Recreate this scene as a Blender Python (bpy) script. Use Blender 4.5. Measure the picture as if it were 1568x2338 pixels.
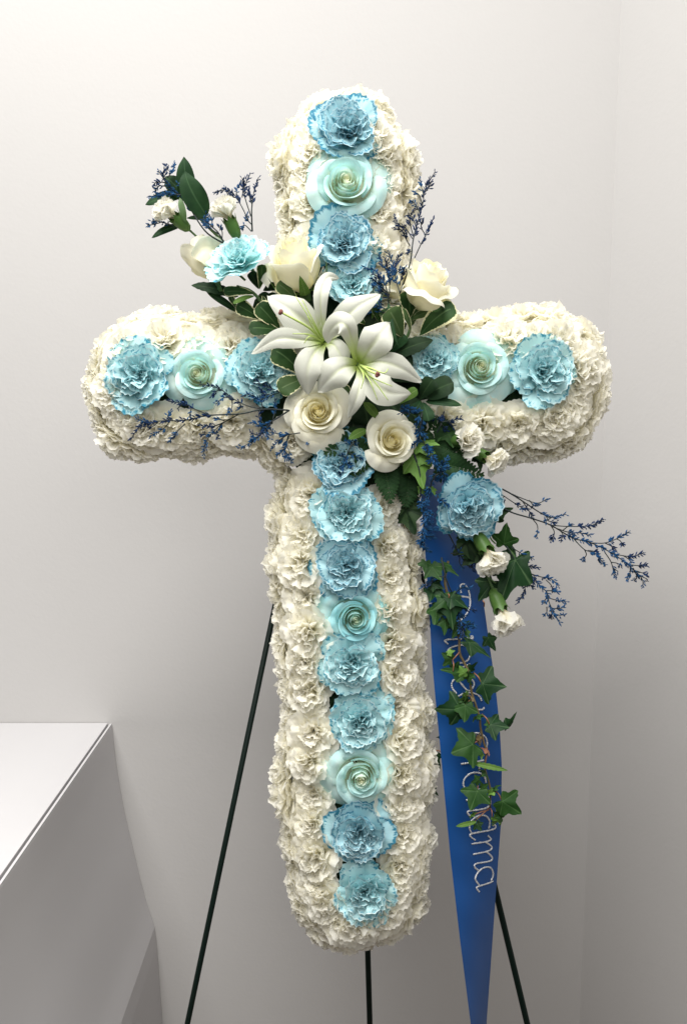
import bpy, math, random
import numpy as np
from mathutils import Vector, Matrix

for o in list(bpy.data.objects):
    bpy.data.objects.remove(o, do_unlink=True)
SC = bpy.context.scene
COL = SC.collection
RNG = np.random.default_rng(7)
random.seed(7)

# ------------------------------------------------------------------ camera
F, CX, CY = 2000.0, 784.0, 1169.0        # focal length and centre on a 1568 x 2338 sheet
PITCH = math.radians(8.0)
DIST = 0.914                             # camera to the face of the cross
cam_d = bpy.data.cameras.new('camera')
cam_d.sensor_fit = 'VERTICAL'
cam_d.sensor_height = 24.0
cam_d.lens = 24.0 * F / 2338.0
cam_d.clip_start, cam_d.clip_end = 0.02, 60.0
cam = bpy.data.objects.new('camera', cam_d)
COL.objects.link(cam)
cam.location = (0, 0, 1.45)
cam.rotation_euler = (math.pi / 2 - PITCH, 0, 0)
SC.camera = cam
RC = cam.rotation_euler.to_matrix()
C0 = Vector(cam.location)

# ------------------------------------------------------------------ light and exposure
world = bpy.data.worlds.new('World')
SC.world = world
world.use_nodes = True
bg = world.node_tree.nodes['Background']
bg.inputs[0].default_value = (1.0, 0.97, 0.94, 1)
bg.inputs[1].default_value = 0.03


def area(name, loc, target, size, power, col):
    d = bpy.data.lights.new(name, 'AREA')
    d.shape = 'RECTANGLE'
    d.size, d.size_y = size
    d.energy = power
    d.color = col
    o = bpy.data.objects.new(name, d)
    COL.objects.link(o)
    o.location = loc
    o.rotation_euler = (Vector(target) - Vector(loc)).to_track_quat('-Z', 'Y').to_euler()
    return o


area('ceiling_panel_light', (-0.45, 0.08, 3.0), (-0.45, -0.20, 0), (1.2, 1.5), 77.0, (1.0, 0.985, 0.96))
area('added_fill_light', (0.05, -0.60, 2.05), (0.0, 0.92, 1.40), (1.2, 0.8), 11.0, (1.0, 0.985, 0.96))  # added fill beside the camera, lifts petal creases; not a fixture of the room
SC.view_settings.view_transform = 'Standard'
SC.view_settings.look = 'None'
SC.view_settings.exposure = 0.24
SC.view_settings.gamma = 1.0
SC.render.engine = 'CYCLES'
SC.cycles.max_bounces = 14
SC.cycles.diffuse_bounces = 12
SC.cycles.transmission_bounces = 8
SC.cycles.caustics_reflective = False
SC.cycles.caustics_refractive = False


# ------------------------------------------------------------------ helpers
def pt(x, y, w=0.0):
    """The point of the place seen at (x, y) of the sheet, w metres in front of the cross face."""
    d = DIST - w
    return C0 + RC @ Vector(((x - CX) / F * d, (CY - y) / F * d, -d))


def dr(r, u, t):
    """A direction: right, up, towards the viewer."""
    return (RC @ Vector((r, u, t))).normalized()


PX = DIST / F                            # metres per sheet unit on the cross face
YW = 1.34                                # the back wall


def wall_pt(x, y, Y=YW):
    v = RC @ Vector(((x - CX) / F, (CY - y) / F, -1.0))
    return C0 + v * ((Y - C0.y) / v.y)


def link(name, mesh, parent=None, mat=None):
    if mat is not None and len(mesh.materials) == 0:
        mesh.materials.append(mat)
    o = bpy.data.objects.new(name, mesh)
    COL.objects.link(o)
    if parent is not None:
        o.parent = parent
    return o


def make_mesh(name, verts, faces, attr=None, smooth=True):
    me = bpy.data.meshes.new(name)
    verts = np.asarray(verts, dtype=float)
    me.from_pydata(verts.tolist(), [], [list(map(int, f)) for f in faces])
    if attr is not None:
        a = me.attributes.new('pm', 'FLOAT_COLOR', 'POINT')
        a.data.foreach_set('color', np.asarray(attr, dtype=np.float32).ravel())
    if smooth:
        me.polygons.foreach_set('use_smooth', [True] * len(me.polygons))
    me.update()
    return me


def empty(name, loc, label, cat, group=None, mat4=None):
    o = bpy.data.objects.new(name, None)
    o.empty_display_size = 0.02
    COL.objects.link(o)
    if mat4 is not None:
        o.matrix_world = mat4
    else:
        o.location = loc
    tag(o, label, cat, group)
    return o


def tag(o, label, cat, group=None):
    o['label'] = label
    o['category'] = cat
    if group:
        o['group'] = group
    return o


def struct(o):
    o['kind'] = 'structure'
    return o


def frame(loc, axis, spin=0.0, scale=1.0):
    q = Vector(axis).to_track_quat('Z', 'Y')
    return Matrix.Translation(loc) @ q.to_matrix().to_4x4() @ Matrix.Rotation(spin, 4, 'Z') @ Matrix.Scale(scale, 4)


def grid_faces(nv, nu, off=0):
    return [(off + j * nu + i, off + j * nu + i + 1, off + (j + 1) * nu + i + 1, off + (j + 1) * nu + i)
            for j in range(nv - 1) for i in range(nu - 1)]


def catmull(pts, n):
    P = np.asarray([list(p) for p in pts], dtype=float)
    if len(P) == 2:
        return P[0] + (P[1] - P[0]) * np.linspace(0, 1, n)[:, None]
    P = np.vstack([2 * P[0] - P[1], P, 2 * P[-1] - P[-2]])
    m = len(P) - 3
    out = []
    for u in np.linspace(0, m - 1e-6, n):
        k = int(u)
        x = u - k
        a, b, c, d = P[k:k + 4]
        out.append(0.5 * (2 * b + (c - a) * x + (2 * a - 5 * b + 4 * c - d) * x * x + (3 * b - a - 3 * c + d) * x ** 3))
    return np.array(out)


def norm(v):
    return v / (np.linalg.norm(v, axis=-1, keepdims=True) + 1e-12)


def tube(pts, r0, r1=None, n=6, samples=None):
    """verts and faces of a round bar along pts"""
    P = catmull(pts, samples or max(2, 4 * (len(pts) - 1) + 1)) if len(pts) > 2 or samples else np.asarray([list(p) for p in pts], float)
    r1 = r0 if r1 is None else r1
    T = norm(np.gradient(P, axis=0))
    ref = np.array([0.31, 0.52, 0.79])
    A = norm(np.cross(T, ref))
    B = np.cross(T, A)
    R = np.linspace(r0, r1, len(P))
    ang = np.linspace(0, 2 * np.pi, n, endpoint=False)
    V = (P[:, None, :] + R[:, None, None] * (np.cos(ang)[None, :, None] * A[:, None, :] + np.sin(ang)[None, :, None] * B[:, None, :])).reshape(-1, 3)
    Fc = [(j * n + i, j * n + (i + 1) % n, (j + 1) * n + (i + 1) % n, (j + 1) * n + i) for j in range(len(P) - 1) for i in range(n)]
    Fc.append(tuple(range(n))[::-1])
    Fc.append(tuple((len(P) - 1) * n + i for i in range(n)))
    return V, Fc


class MB:
    def __init__(self):
        self.v, self.f, self.a, self.n = [], [], [], 0

    def add(self, V, Fc, A=None):
        V = np.asarray(V, float)
        self.v.append(V)
        self.f += [tuple(i + self.n for i in f) for f in Fc]
        self.a.append(np.zeros((len(V), 4)) if A is None else np.asarray(A, float))
        self.n += len(V)

    def build(self, name, mat, parent=None, smooth=True, origin=None):
        V = np.vstack(self.v)
        if origin is not None:
            V = V - np.array(list(origin))
        return link(name, make_mesh(name, V, self.f, np.vstack(self.a), smooth), parent, mat)


# ------------------------------------------------------------------ materials
def new_mat(name):
    m = bpy.data.materials.new(name)
    m.use_nodes = True
    nt = m.node_tree
    for n in list(nt.nodes):
        nt.nodes.remove(n)
    return m, nt


class NT:
    def __init__(self, nt):
        self.nt = nt

    def node(self, kind, **kw):
        n = self.nt.nodes.new(kind)
        for k, v in kw.items():
            setattr(n, k, v)
        return n

    def put(self, sock, v):
        if hasattr(v, 'is_linked') or hasattr(v, 'links'):
            self.nt.links.new(v, sock)
        else:
            sock.default_value = v

    def math(self, op, a, b=0.0, clamp=False):
        n = self.node('ShaderNodeMath', operation=op, use_clamp=clamp)
        self.put(n.inputs[0], a)
        self.put(n.inputs[1], b)
        return n.outputs[0]

    def step(self, v, lo, hi):
        n = self.node('ShaderNodeMapRange', interpolation_type='SMOOTHSTEP')
        self.put(n.inputs[0], v)
        n.inputs[1].default_value, n.inputs[2].default_value = lo, hi
        n.inputs[3].default_value, n.inputs[4].default_value = 0.0, 1.0
        return n.outputs[0]

    def mix(self, fac, a, b):
        n = self.node('ShaderNodeMix', data_type='RGBA')
        self.put(n.inputs[0], fac)
        for s, v in ((n.inputs[6], a), (n.inputs[7], b)):
            if isinstance(v, tuple):
                s.default_value = (*v[:3], 1)
            else:
                self.nt.links.new(v, s)
        return n.outputs[2]

    def noise(self, scale, detail=2.0, vec=None, rough=0.5):
        n = self.node('ShaderNodeTexNoise')
        n.inputs['Scale'].default_value = scale
        n.inputs['Detail'].default_value = detail
        n.inputs['Roughness'].default_value = rough
        if vec is None:
            vec = self.node('ShaderNodeTexCoord').outputs['Object']
        self.nt.links.new(vec, n.inputs['Vector'])
        return n.outputs[0]

    def attr(self):
        a = self.node('ShaderNodeAttribute', attribute_name='pm')
        s = self.node('ShaderNodeSeparateColor')
        self.nt.links.new(a.outputs['Color'], s.inputs[0])
        return s.outputs[0], s.outputs[1], s.outputs[2], a.outputs['Alpha']

    def streak(self, scale=14.0, along=1.2):
        s, lay, ed, rnd = self.attr()
        cb = self.node('ShaderNodeCombineXYZ')
        self.nt.links.new(self.math('MULTIPLY', ed, scale), cb.inputs[0])
        self.nt.links.new(self.math('MULTIPLY', s, along), cb.inputs[1])
        self.nt.links.new(self.math('MULTIPLY', self.math('ADD', rnd, lay), 40.0), cb.inputs[2])
        return self.noise(1.0, 2.0, cb.outputs[0])

    def principled(self, col, rough=0.5, spec=0.3, **kw):
        p = self.node('ShaderNodeBsdfPrincipled')
        self.put(p.inputs['Base Color'], (*col[:3], 1) if isinstance(col, tuple) else col)
        p.inputs['Roughness'].default_value = rough
        p.inputs['Specular IOR Level'].default_value = spec
        for k, v in kw.items():
            self.put(p.inputs[k], v)
        return p.outputs[0]

    def out(self, sh):
        o = self.node('ShaderNodeOutputMaterial')
        self.nt.links.new(sh, o.inputs[0])

    def petal_out(self, col, trans=0.3, rough=0.55, spec=0.15, bump=None):
        kw = {}
        if bump is not None:
            b = self.node('ShaderNodeBump')
            b.inputs['Strength'].default_value = bump[1]
            b.inputs['Distance'].default_value = 0.001
            self.nt.links.new(bump[0], b.inputs['Height'])
            kw['Normal'] = b.outputs[0]
        p = self.principled(col, rough, spec, **kw)
        t = self.node('ShaderNodeBsdfTranslucent')
        self.nt.links.new(col, t.inputs[0])
        m = self.node('ShaderNodeMixShader')
        m.inputs[0].default_value = trans
        self.nt.links.new(p, m.inputs[1])
        self.nt.links.new(t.outputs[0], m.inputs[2])
        self.out(m.outputs[0])


def mat_white_carnation(name, tipc, basec):
    m, nt = new_mat(name)
    g = NT(nt)
    s, lay, ed, rnd = g.attr()
    c = g.mix(g.step(s, 0.25, 0.85), basec, tipc)
    n = g.noise(3.0)
    c = g.mix(g.math('MULTIPLY', n, 0.18), c, (0.955, 0.93, 0.82))
    g.petal_out(c, 0.56, bump=(g.streak(13.0, 1.0), 0.12))
    return m


def mat_blue_carnation(name, body, body2, deep, rim, amount):
    m, nt = new_mat(name)
    g = NT(nt)
    s, lay, ed, rnd = g.attr()
    c = g.mix(g.step(s, 0.2, 0.75), body2, body)
    n0 = g.noise(2.2, 2.0)
    c = g.mix(g.math('MULTIPLY', g.step(n0, 0.35, 0.7), 0.45), c, body2)
    n = g.noise(7.0, 3.0)
    streak = g.streak(16.0, 1.0)
    lo = g.math('ADD', s, g.math('MULTIPLY', g.math('SUBTRACT', streak, 0.5), 0.26))
    band = g.step(lo, 0.885, 0.955)
    patch = g.step(n, 0.58 - 0.3 * amount, 0.72 - 0.25 * amount)
    outer = g.math('ADD', g.math('MULTIPLY', lay, -0.55), 1.0)
    k = g.math('MULTIPLY', g.math('MULTIPLY', band, patch), outer, True)
    c = g.mix(k, c, deep)
    rimk = g.math('MULTIPLY', g.step(s, 0.955, 0.985), g.step(lay, -0.1, 0.35))
    c = g.mix(g.math('MULTIPLY', rimk, 0.8), c, rim)
    c = g.mix(g.math('MULTIPLY', g.step(streak, 0.45, 0.75), 0.28), c, body2)
    g.petal_out(c, 0.32, bump=(streak, 0.25))
    return m


def mat_rose(name, centre, outerc, tip):
    m, nt = new_mat(name)
    g = NT(nt)
    s, lay, ed, rnd = g.attr()
    c = g.mix(g.step(lay, 0.05, 0.75), centre, outerc)
    c = g.mix(g.math('MULTIPLY', g.step(s, 0.55, 0.98), g.step(lay, 0.1, 0.5)), c, tip)
    c = g.mix(g.math('MULTIPLY', g.step(s, 0.80, 0.30), 0.65), c, centre)
    n = g.noise(2.5, 3.0)
    c = g.mix(g.math('MULTIPLY', g.step(n, 0.4, 0.75), 0.35), c, centre)
    g.petal_out(c, 0.30, 0.5, 0.2, (g.streak(9.0, 1.5), 0.30))
    return m


def mat_lily(name):
    m, nt = new_mat(name)
    g = NT(nt)
    s, ed, t01, rnd = g.attr()
    c = g.mix(g.step(s, 0.02, 0.34), (0.46, 0.58, 0.14), (0.64, 0.65, 0.565))
    rib = g.math('MULTIPLY', g.step(ed, 0.22, 0.0), g.step(s, 0.95, 0.2))
    c = g.mix(g.math('MULTIPLY', rib, 0.55), c, (0.64, 0.70, 0.38))
    w = g.node('ShaderNodeTexWave')
    w.bands_direction = 'X'
    cb = g.node('ShaderNodeCombineXYZ')
    nt.links.new(t01, cb.inputs[0])
    nt.links.new(g.math('MULTIPLY', s, 0.15), cb.inputs[1])
    nt.links.new(cb.outputs[0], w.inputs['Vector'])
    w.inputs['Scale'].default_value = 9.0
    w.inputs['Distortion'].default_value = 1.0
    g.petal_out(c, 0.16, 0.45, 0.25, (w.outputs[1], 0.28))
    return m


def mat_leaf(name, col, col2, edge=None, edge_w=0.8, vein=None, rough=0.4, trans=0.12, jag=26.0):
    m, nt = new_mat(name)
    g = NT(nt)
    s, ed, t01, rnd = g.attr()
    n = g.noise(60.0, 3.0)
    c = g.mix(g.step(n, 0.35, 0.7), col, col2)
    if vein is not None:
        c = g.mix(g.math('MULTIPLY', g.step(ed, 0.10, 0.0), 0.7), c, vein)
    if edge is not None:
        jn = g.noise(320.0, 2.0)
        jl = g.noise(jag, 1.0)
        e = g.math('ADD', ed, g.math('MULTIPLY', g.math('SUBTRACT', jn, 0.5), 0.45))
        e = g.math('ADD', e, g.math('MULTIPLY', g.math('SUBTRACT', jl, 0.5), 0.55))
        c = g.mix(g.step(e, edge_w - 0.02, edge_w + 0.03), c, edge)
    g.petal_out(c, trans, rough + 0.15, 0.13, (g.noise(180.0, 2.0), 0.15))
    return m


def mat_ivy(name, col, col2, vein):
    m, nt = new_mat(name)
    g = NT(nt)
    s, ve, t01, rnd = g.attr()
    n = g.noise(70.0, 3.0)
    c = g.mix(g.step(n, 0.35, 0.7), col, col2)
    c = g.mix(g.math('MULTIPLY', g.step(ve, 0.6, 0.98), 0.55), c, vein)
    g.petal_out(c, 0.10, 0.52, 0.14, (g.noise(200.0, 2.0), 0.15))
    return m


def mat_plain(name, col, col2=None, rough=0.5, spec=0.3, scale=80.0, metallic=0.0, bump=None):
    m, nt = new_mat(name)
    g = NT(nt)
    c = g.mix(g.noise(scale, 3.0), col, col2 or col)
    kw = {'Metallic': metallic}
    if bump:
        b = g.node('ShaderNodeBump')
        b.inputs['Strength'].default_value = bump[1]
        b.inputs['Distance'].default_value = bump[2]
        nt.links.new(g.noise(bump[0], 3.0), b.inputs['Height'])
        kw['Normal'] = b.outputs[0]
    g.out(g.principled(c, rough, spec, **kw))
    return m


M_WHITE = mat_white_carnation('white_petal', (0.968, 0.952, 0.875), (0.958, 0.93, 0.77))
M_MINI = mat_white_carnation('white_bud_petal', (0.90, 0.885, 0.82), (0.86, 0.82, 0.62))
M_BLUE = mat_blue_carnation('blue_petal', (0.55, 0.80, 0.82), (0.36, 0.67, 0.71), (0.0, 0.23, 0.36), (0.78, 0.92, 0.92), 0.50)
M_BLUE_DEEP = mat_blue_carnation('deep_blue_petal', (0.52, 0.77, 0.82), (0.32, 0.62, 0.70), (0.0, 0.18, 0.31), (0.74, 0.90, 0.92), 0.95)
M_BLUE_PALE = mat_blue_carnation('pale_blue_petal', (0.62, 0.87, 0.87), (0.48, 0.79, 0.80), (0.0, 0.29, 0.46), (0.82, 0.95, 0.95), 0.35)
M_ROSE_AQUA = mat_rose('aqua_rose_petal', (0.93, 0.93, 0.79), (0.72, 0.86, 0.79), (0.53, 0.80, 0.80))
M_ROSE_TEAL = mat_rose('teal_rose_petal', (0.86, 0.91, 0.78), (0.50, 0.77, 0.76), (0.37, 0.72, 0.77))
M_ROSE_WHITE = mat_rose('white_rose_petal', (0.95, 0.91, 0.68), (0.935, 0.905, 0.74), (0.935, 0.92, 0.79))
M_LILY = mat_lily('lily_petal')
M_FILAMENT = mat_plain('filament_green', (0.42, 0.55, 0.14), (0.55, 0.66, 0.25), 0.45)
M_STIGMA = mat_plain('stigma_brown', (0.14, 0.045, 0.04), (0.22, 0.08, 0.06), 0.6)
M_PITTO = mat_leaf('variegated_leaf', (0.016, 0.045, 0.012), (0.032, 0.075, 0.02), (0.66, 0.64, 0.38), 0.86, (0.09, 0.16, 0.06))
M_PITTO_MID = mat_leaf('variegated_olive_leaf', (0.042, 0.082, 0.026), (0.062, 0.108, 0.036), (0.68, 0.66, 0.40), 0.92, (0.14, 0.20, 0.09))
M_DARK_LEAF = mat_leaf('dark_leaf', (0.008, 0.022, 0.008), (0.016, 0.038, 0.014), None, 0.8, (0.04, 0.075, 0.03), 0.42)
M_BIG_LEAF = mat_leaf('glossy_leaf', (0.008, 0.032, 0.010), (0.016, 0.05, 0.016), None, 0.8, (0.05, 0.11, 0.045), 0.45)
M_LIGHT_LEAF = mat_leaf('light_leaf', (0.09, 0.18, 0.035), (0.14, 0.24, 0.055), None, 0.8, (0.25, 0.36, 0.12), 0.45, 0.25)
M_FERN = mat_leaf('fern_leaf', (0.010, 0.034, 0.010), (0.018, 0.052, 0.016), None, 0.8, (0.03, 0.07, 0.025), 0.5)
M_IVY = mat_ivy('ivy_leaf', (0.006, 0.028, 0.008), (0.012, 0.042, 0.012), (0.085, 0.15, 0.065))
M_IVY_MID = mat_ivy('ivy_mid_leaf', (0.014, 0.048, 0.010), (0.024, 0.068, 0.015), (0.09, 0.17, 0.06))
M_IVY_LIGHT = mat_ivy('ivy_light_leaf', (0.08, 0.17, 0.03), (0.12, 0.23, 0.05), (0.20, 0.32, 0.11))
M_CALYX = mat_plain('calyx_green', (0.05, 0.115, 0.022), (0.08, 0.165, 0.035), 0.45)
M_STEM = mat_plain('stem_green', (0.05, 0.10, 0.03), (0.08, 0.15, 0.05), 0.5)
M_VINE = mat_plain('vine_brown', (0.10, 0.06, 0.03), (0.14, 0.12, 0.05), 0.55)
M_PETIOLE = mat_plain('petiole_red', (0.22, 0.08, 0.05), (0.24, 0.13, 0.07), 0.5)
M_SPRIG = mat_plain('statice_stem', (0.010, 0.016, 0.018), (0.02, 0.03, 0.03), 0.6)
M_FLORET = mat_plain('statice_blue', (0.006, 0.038, 0.11), (0.015, 0.085, 0.205), 0.6, 0.2, 500.0)
M_FLORET_DARK = mat_plain('statice_navy', (0.006, 0.016, 0.05), (0.008, 0.034, 0.11), 0.65, 0.2, 500.0)
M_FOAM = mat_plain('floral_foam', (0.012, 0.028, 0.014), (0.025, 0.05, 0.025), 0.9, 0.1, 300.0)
M_EASEL = mat_plain('painted_wire', (0.002, 0.007, 0.005), (0.004, 0.011, 0.008), 0.5, 0.15, 200.0, bump=(400.0, 0.15, 0.001))

# ------------------------------------------------------------------ room
def mat_wall():
    m, nt = new_mat('wall_paint')
    g = NT(nt)
    big = g.noise(1.6, 3.0)
    c = g.mix(big, (0.52, 0.508, 0.496), (0.54, 0.528, 0.516))
    vor = g.node('ShaderNodeTexVoronoi')
    vor.inputs['Scale'].default_value = 7.0
    nt.links.new(g.node('ShaderNodeTexCoord').outputs['Object'], vor.inputs['Vector'])
    speck = g.step(vor.outputs['Distance'], 0.022, 0.012)
    keep = g.step(g.noise(3.1, 0.0), 0.56, 0.60)
    c = g.mix(g.math('MULTIPLY', g.math('MULTIPLY', speck, keep), 0.5), c, (0.42, 0.40, 0.37))
    b = g.node('ShaderNodeBump')
    b.inputs['Strength'].default_value = 0.20
    b.inputs['Distance'].default_value = 0.002
    h = g.math('ADD', g.math('MULTIPLY', g.noise(170.0, 3.0), 0.5), g.math('MULTIPLY', g.noise(28.0, 2.0), 0.5))
    nt.links.new(h, b.inputs['Height'])
    g.out(g.principled(c, 0.75, 0.15, Normal=b.outputs[0]))
    return m


M_WALL = mat_wall()
M_PLINTH = mat_plain('plinth_paint', (0.515, 0.505, 0.51), (0.555, 0.545, 0.55), 0.72, 0.12, 4.0, bump=(60.0, 0.05, 0.001))
M_FLOOR = mat_plain('floor_vinyl', (0.08, 0.052, 0.032), (0.10, 0.066, 0.042), 0.5, 0.3, 12.0)

XR = wall_pt(1370, 1169).x
H = 3.5


def box(mb, x0, x1, y0, y1, z0, z1):
    V = [(x, y, z) for z in (z0, z1) for y in (y0, y1) for x in (x0, x1)]
    mb.add(V, [(0, 2, 3, 1), (4, 5, 7, 6), (0, 1, 5, 4), (2, 6, 7, 3), (0, 4, 6, 2), (1, 3, 7, 5)])


mb = MB(); box(mb, -2.2, XR + 0.06, YW, YW + 0.12, -0.001, H); struct(mb.build('back_wall', M_WALL, smooth=False))
mb = MB()
SW = [(XR - 0.0004, YW + 0.0004), (XR + 1.2, YW - 2.0), (XR + 1.3, YW - 1.9), (XR + 0.14, YW + 0.06)]
mb.add([(x, y, z) for z in (-0.002, H - 0.01) for x, y in SW], [(0, 1, 5, 4), (1, 2, 6, 5), (2, 3, 7, 6), (3, 0, 4, 7), (4, 5, 6, 7), (3, 2, 1, 0)])
struct(mb.build('side_wall', M_WALL, smooth=False))
mb = MB(); box(mb, -2.2, XR + 1.8, -2.4, YW + 0.12, -0.1, -0.004); struct(mb.build('floor', M_FLOOR, smooth=False))

# plinth: one outline on the wall, run straight out into the room
pl = [wall_pt(*p) for p in ((257, 1658), (266.5, 1744.5), (284, 1847), (306, 1942), (332, 2048), (354, 2116), (359, 2159), (372, 2338))]
zt = wall_pt(247, 1650).z
xe = wall_pt(247, 1650).x
YF = YW - 0.80
root = empty('plinth', (xe - 0.3, YW - 0.4, 0.0), 'white painted plinth with flared side standing against the wall', 'plinth')
flare = catmull([(p.x, p.z, 0) for p in pl[:6]], 26)
prof = [(a, b) for a, b, _ in flare] + [(p.x, p.z) for p in pl[6:]]
prof = [(prof[0][0], zt - 0.004)] + prof[1:] + [(prof[-1][0] + 0.006, 0.0), (-1.0, 0.0), (-1.0, zt - 0.010)]
prof.append((xe - 0.003, zt - 0.010))
prof.append((xe + 0.003, zt - 0.010))
prof.append((xe + 0.003, zt - 0.004))
nP = len(prof)
O = np.array(list(root.location))
V = [(x, YW - 0.0012, z) for x, z in prof] + [(x, YF, z) for x, z in prof]
Fc = [(i, (i + 1) % nP, nP + (i + 1) % nP, nP + i) for i in range(nP)] + [tuple(range(nP))[::-1], tuple(nP + i for i in range(nP))]
link('body', make_mesh('body', np.array(V) - O, Fc, smooth=False), root, M_PLINTH)
mb = MB(); box(mb, -0.998, xe, YF + 0.001, YW - 0.0015, zt - 0.0095, zt); mb.build('top_panel', M_PLINTH, root, False, O)
mb = MB(); box(mb, xe + 0.0035, prof[0][0] - 0.0002, YF + 0.001, YW - 0.0015, zt - 0.0038, zt - 0.001); mb.build('edge_strip', M_PLINTH, root, False, O)

# ------------------------------------------------------------------ easel
root = empty('flower_easel', pt(795, 600, -0.075), 'thin dark green wire easel standing behind the flower cross', 'easel')
O = np.array(list(root.location))


def leg(p0, p1, r, name='leg'):
    a, b = Vector(p0), Vector(p1)
    k = (0.006 - a.z) / (b.z - a.z)
    b = a + (b - a) * k
    V, Fc = tube([a, b], r, r, 12)
    link(name, make_mesh(name, V - O, Fc), root, M_EASEL)


leg(pt(790, 610, -0.072), pt(428, 2338, -0.072), 0.0032)
leg(pt(800, 640, -0.085), pt(1203, 2338, -0.10), 0.0036)
leg(pt(796, 640, -0.085), pt(844, 2338, -0.20), 0.0036)
V, Fc = tube([pt(640, 1330, -0.064), pt(1000, 1345, -0.074)], 0.003, 0.003, 10)
link('crossbar', make_mesh('crossbar', V - O, Fc), root, M_EASEL)

# ------------------------------------------------------------------ foam cross
SIL = [(600, 700), (520, 703), (430, 710), (350, 700), (290, 715), (235, 755), (200, 820), (192, 890), (205, 960), (240, 1020), (300, 1050),
       (400, 1058), (500, 1055), (590, 1052), (615, 1090), (622, 1140), (612, 1210), (610, 1300), (618, 1380), (618, 1480), (628, 1580), (632, 1660),
       (625, 1750), (630, 1850), (638, 1940), (645, 2020), (675, 2090), (720, 2140), (780, 2168), (840, 2172), (900, 2152), (950, 2105), (978, 2040),
       (992, 1950), (998, 1850), (995, 1750), (992, 1650), (985, 1560), (978, 1470), (975, 1380), (970, 1290), (960, 1200), (955, 1110), (985, 1058),
       (1060, 1052), (1150, 1055), (1240, 1055), (1310, 1030), (1360, 980), (1385, 920), (1390, 850), (1375, 790), (1330, 735), (1270, 705), (1200, 698),
       (1120, 708), (1040, 700), (970, 690), (945, 640), (938, 580), (945, 500), (955, 430), (950, 360), (925, 290), (880, 240), (820, 212), (780, 208),
       (720, 222), (670, 260), (632, 320), (620, 390), (625, 460), (630, 530), (625, 600), (615, 660)]


def resample(poly, step):
    P = catmull([(*p, 0) for p in poly] + [(*poly[0], 0)], 12 * len(poly))[:, :2]
    d = np.r_[0, np.cumsum(np.linalg.norm(np.diff(P, axis=0), axis=1))]
    n = int(round(d[-1] / step))
    q = np.linspace(0, d[-1], n, endpoint=False)
    return np.c_[np.interp(q, d, P[:, 0]), np.interp(q, d, P[:, 1])]


def rim_normals(P, k):
    T = np.roll(P, -k, 0) - np.roll(P, k, 0)
    T = norm(T)
    return np.c_[T[:, 1], -T[:, 0]] * -1.0 if False else np.c_[-T[:, 1], T[:, 0]]


DENSE = resample(SIL, 10)
ND = rim_normals(DENSE, 6)
cen = np.array([800, 1000])
area2 = np.sum(DENSE[:, 0] * np.roll(DENSE[:, 1], -1) - np.roll(DENSE[:, 0], -1) * DENSE[:, 1])
if area2 > 0:
    ND = -ND          # make the normals point out of the cross on the sheet (y down)
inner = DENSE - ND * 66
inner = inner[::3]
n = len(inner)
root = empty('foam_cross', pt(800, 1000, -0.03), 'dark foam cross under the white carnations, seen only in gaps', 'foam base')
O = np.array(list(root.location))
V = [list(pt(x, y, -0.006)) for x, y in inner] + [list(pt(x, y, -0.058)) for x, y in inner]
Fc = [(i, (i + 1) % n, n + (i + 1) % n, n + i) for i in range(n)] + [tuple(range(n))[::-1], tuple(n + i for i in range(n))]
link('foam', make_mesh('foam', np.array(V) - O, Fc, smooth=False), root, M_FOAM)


# ------------------------------------------------------------------ petals and flowers
def petal(rng, L, W, th0, th1, pw, ruf, nr, fold, serr, psi, lay, nu=17, nv=7, z0=0.0, r0=0.04, claw=0.35, skew=0.0):
    x = np.linspace(0, 1, nv)
    s = (1 - (1 - x) ** 1.35)[:, None] * np.ones((1, nu))
    t = np.linspace(-1, 1, nu)[None, :] * np.ones((nv, 1))
    zig = serr * (((np.arange(nu) % 2) * 2 - 1) * rng.uniform(0.3, 1.0, nu))
    slow = 0.05 * np.sin(t[0] * rng.uniform(2, 4) + rng.uniform(0, 6))
    Lt = L * (1 - 0.10 * t ** 2 - 0.16 * t ** 6) * (1 + (zig + slow)[None, :] * s ** 3)
    a = W * t * (claw + (1 - claw) * s)
    rho = s * Lt
    lat = rho * np.sin(a)
    al = np.clip(rho * np.cos(a) / L, 0, 1.3)
    uu = np.linspace(0, 1.3, 60)
    th = th0 + (th1 - th0) * uu ** pw
    du = uu[1] - uu[0]
    Rr = np.r_[0, np.cumsum(np.sin(th))[:-1] * du]
    Zz = np.r_[0, np.cumsum(np.cos(th))[:-1] * du]
    R = np.interp(al, uu, Rr) * L
    Z = np.interp(al, uu, Zz) * L
    TH = np.interp(al, uu, th)
    p1, p2, p3 = rng.uniform(0, 6.28, 3)
    wave = (0.6 * np.sin(nr * math.pi * t + p1) + 0.45 * np.sin(nr * 1.9 * math.pi * t + p2 + 2.0 * s) + 0.22 * np.sin(nr * 3.3 * math.pi * t + p3))
    disp = ruf * L * s ** 1.6 * wave + fold * L * s * np.abs(t)
    r = r0 + R - disp * np.cos(TH)
    z = z0 + Z + disp * np.sin(TH)
    lat = lat + skew * s * s * L
    cx, sx = math.cos(psi), math.sin(psi)
    X = r * cx - lat * sx
    Y = r * sx + lat * cx
    V = np.stack([X, Y, z], -1).reshape(-1, 3)
    A = np.stack([s, np.full_like(s, lay), np.abs(t), np.full_like(s, rng.uniform())], -1).reshape(-1, 4)
    return V, grid_faces(nv, nu), A


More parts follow.
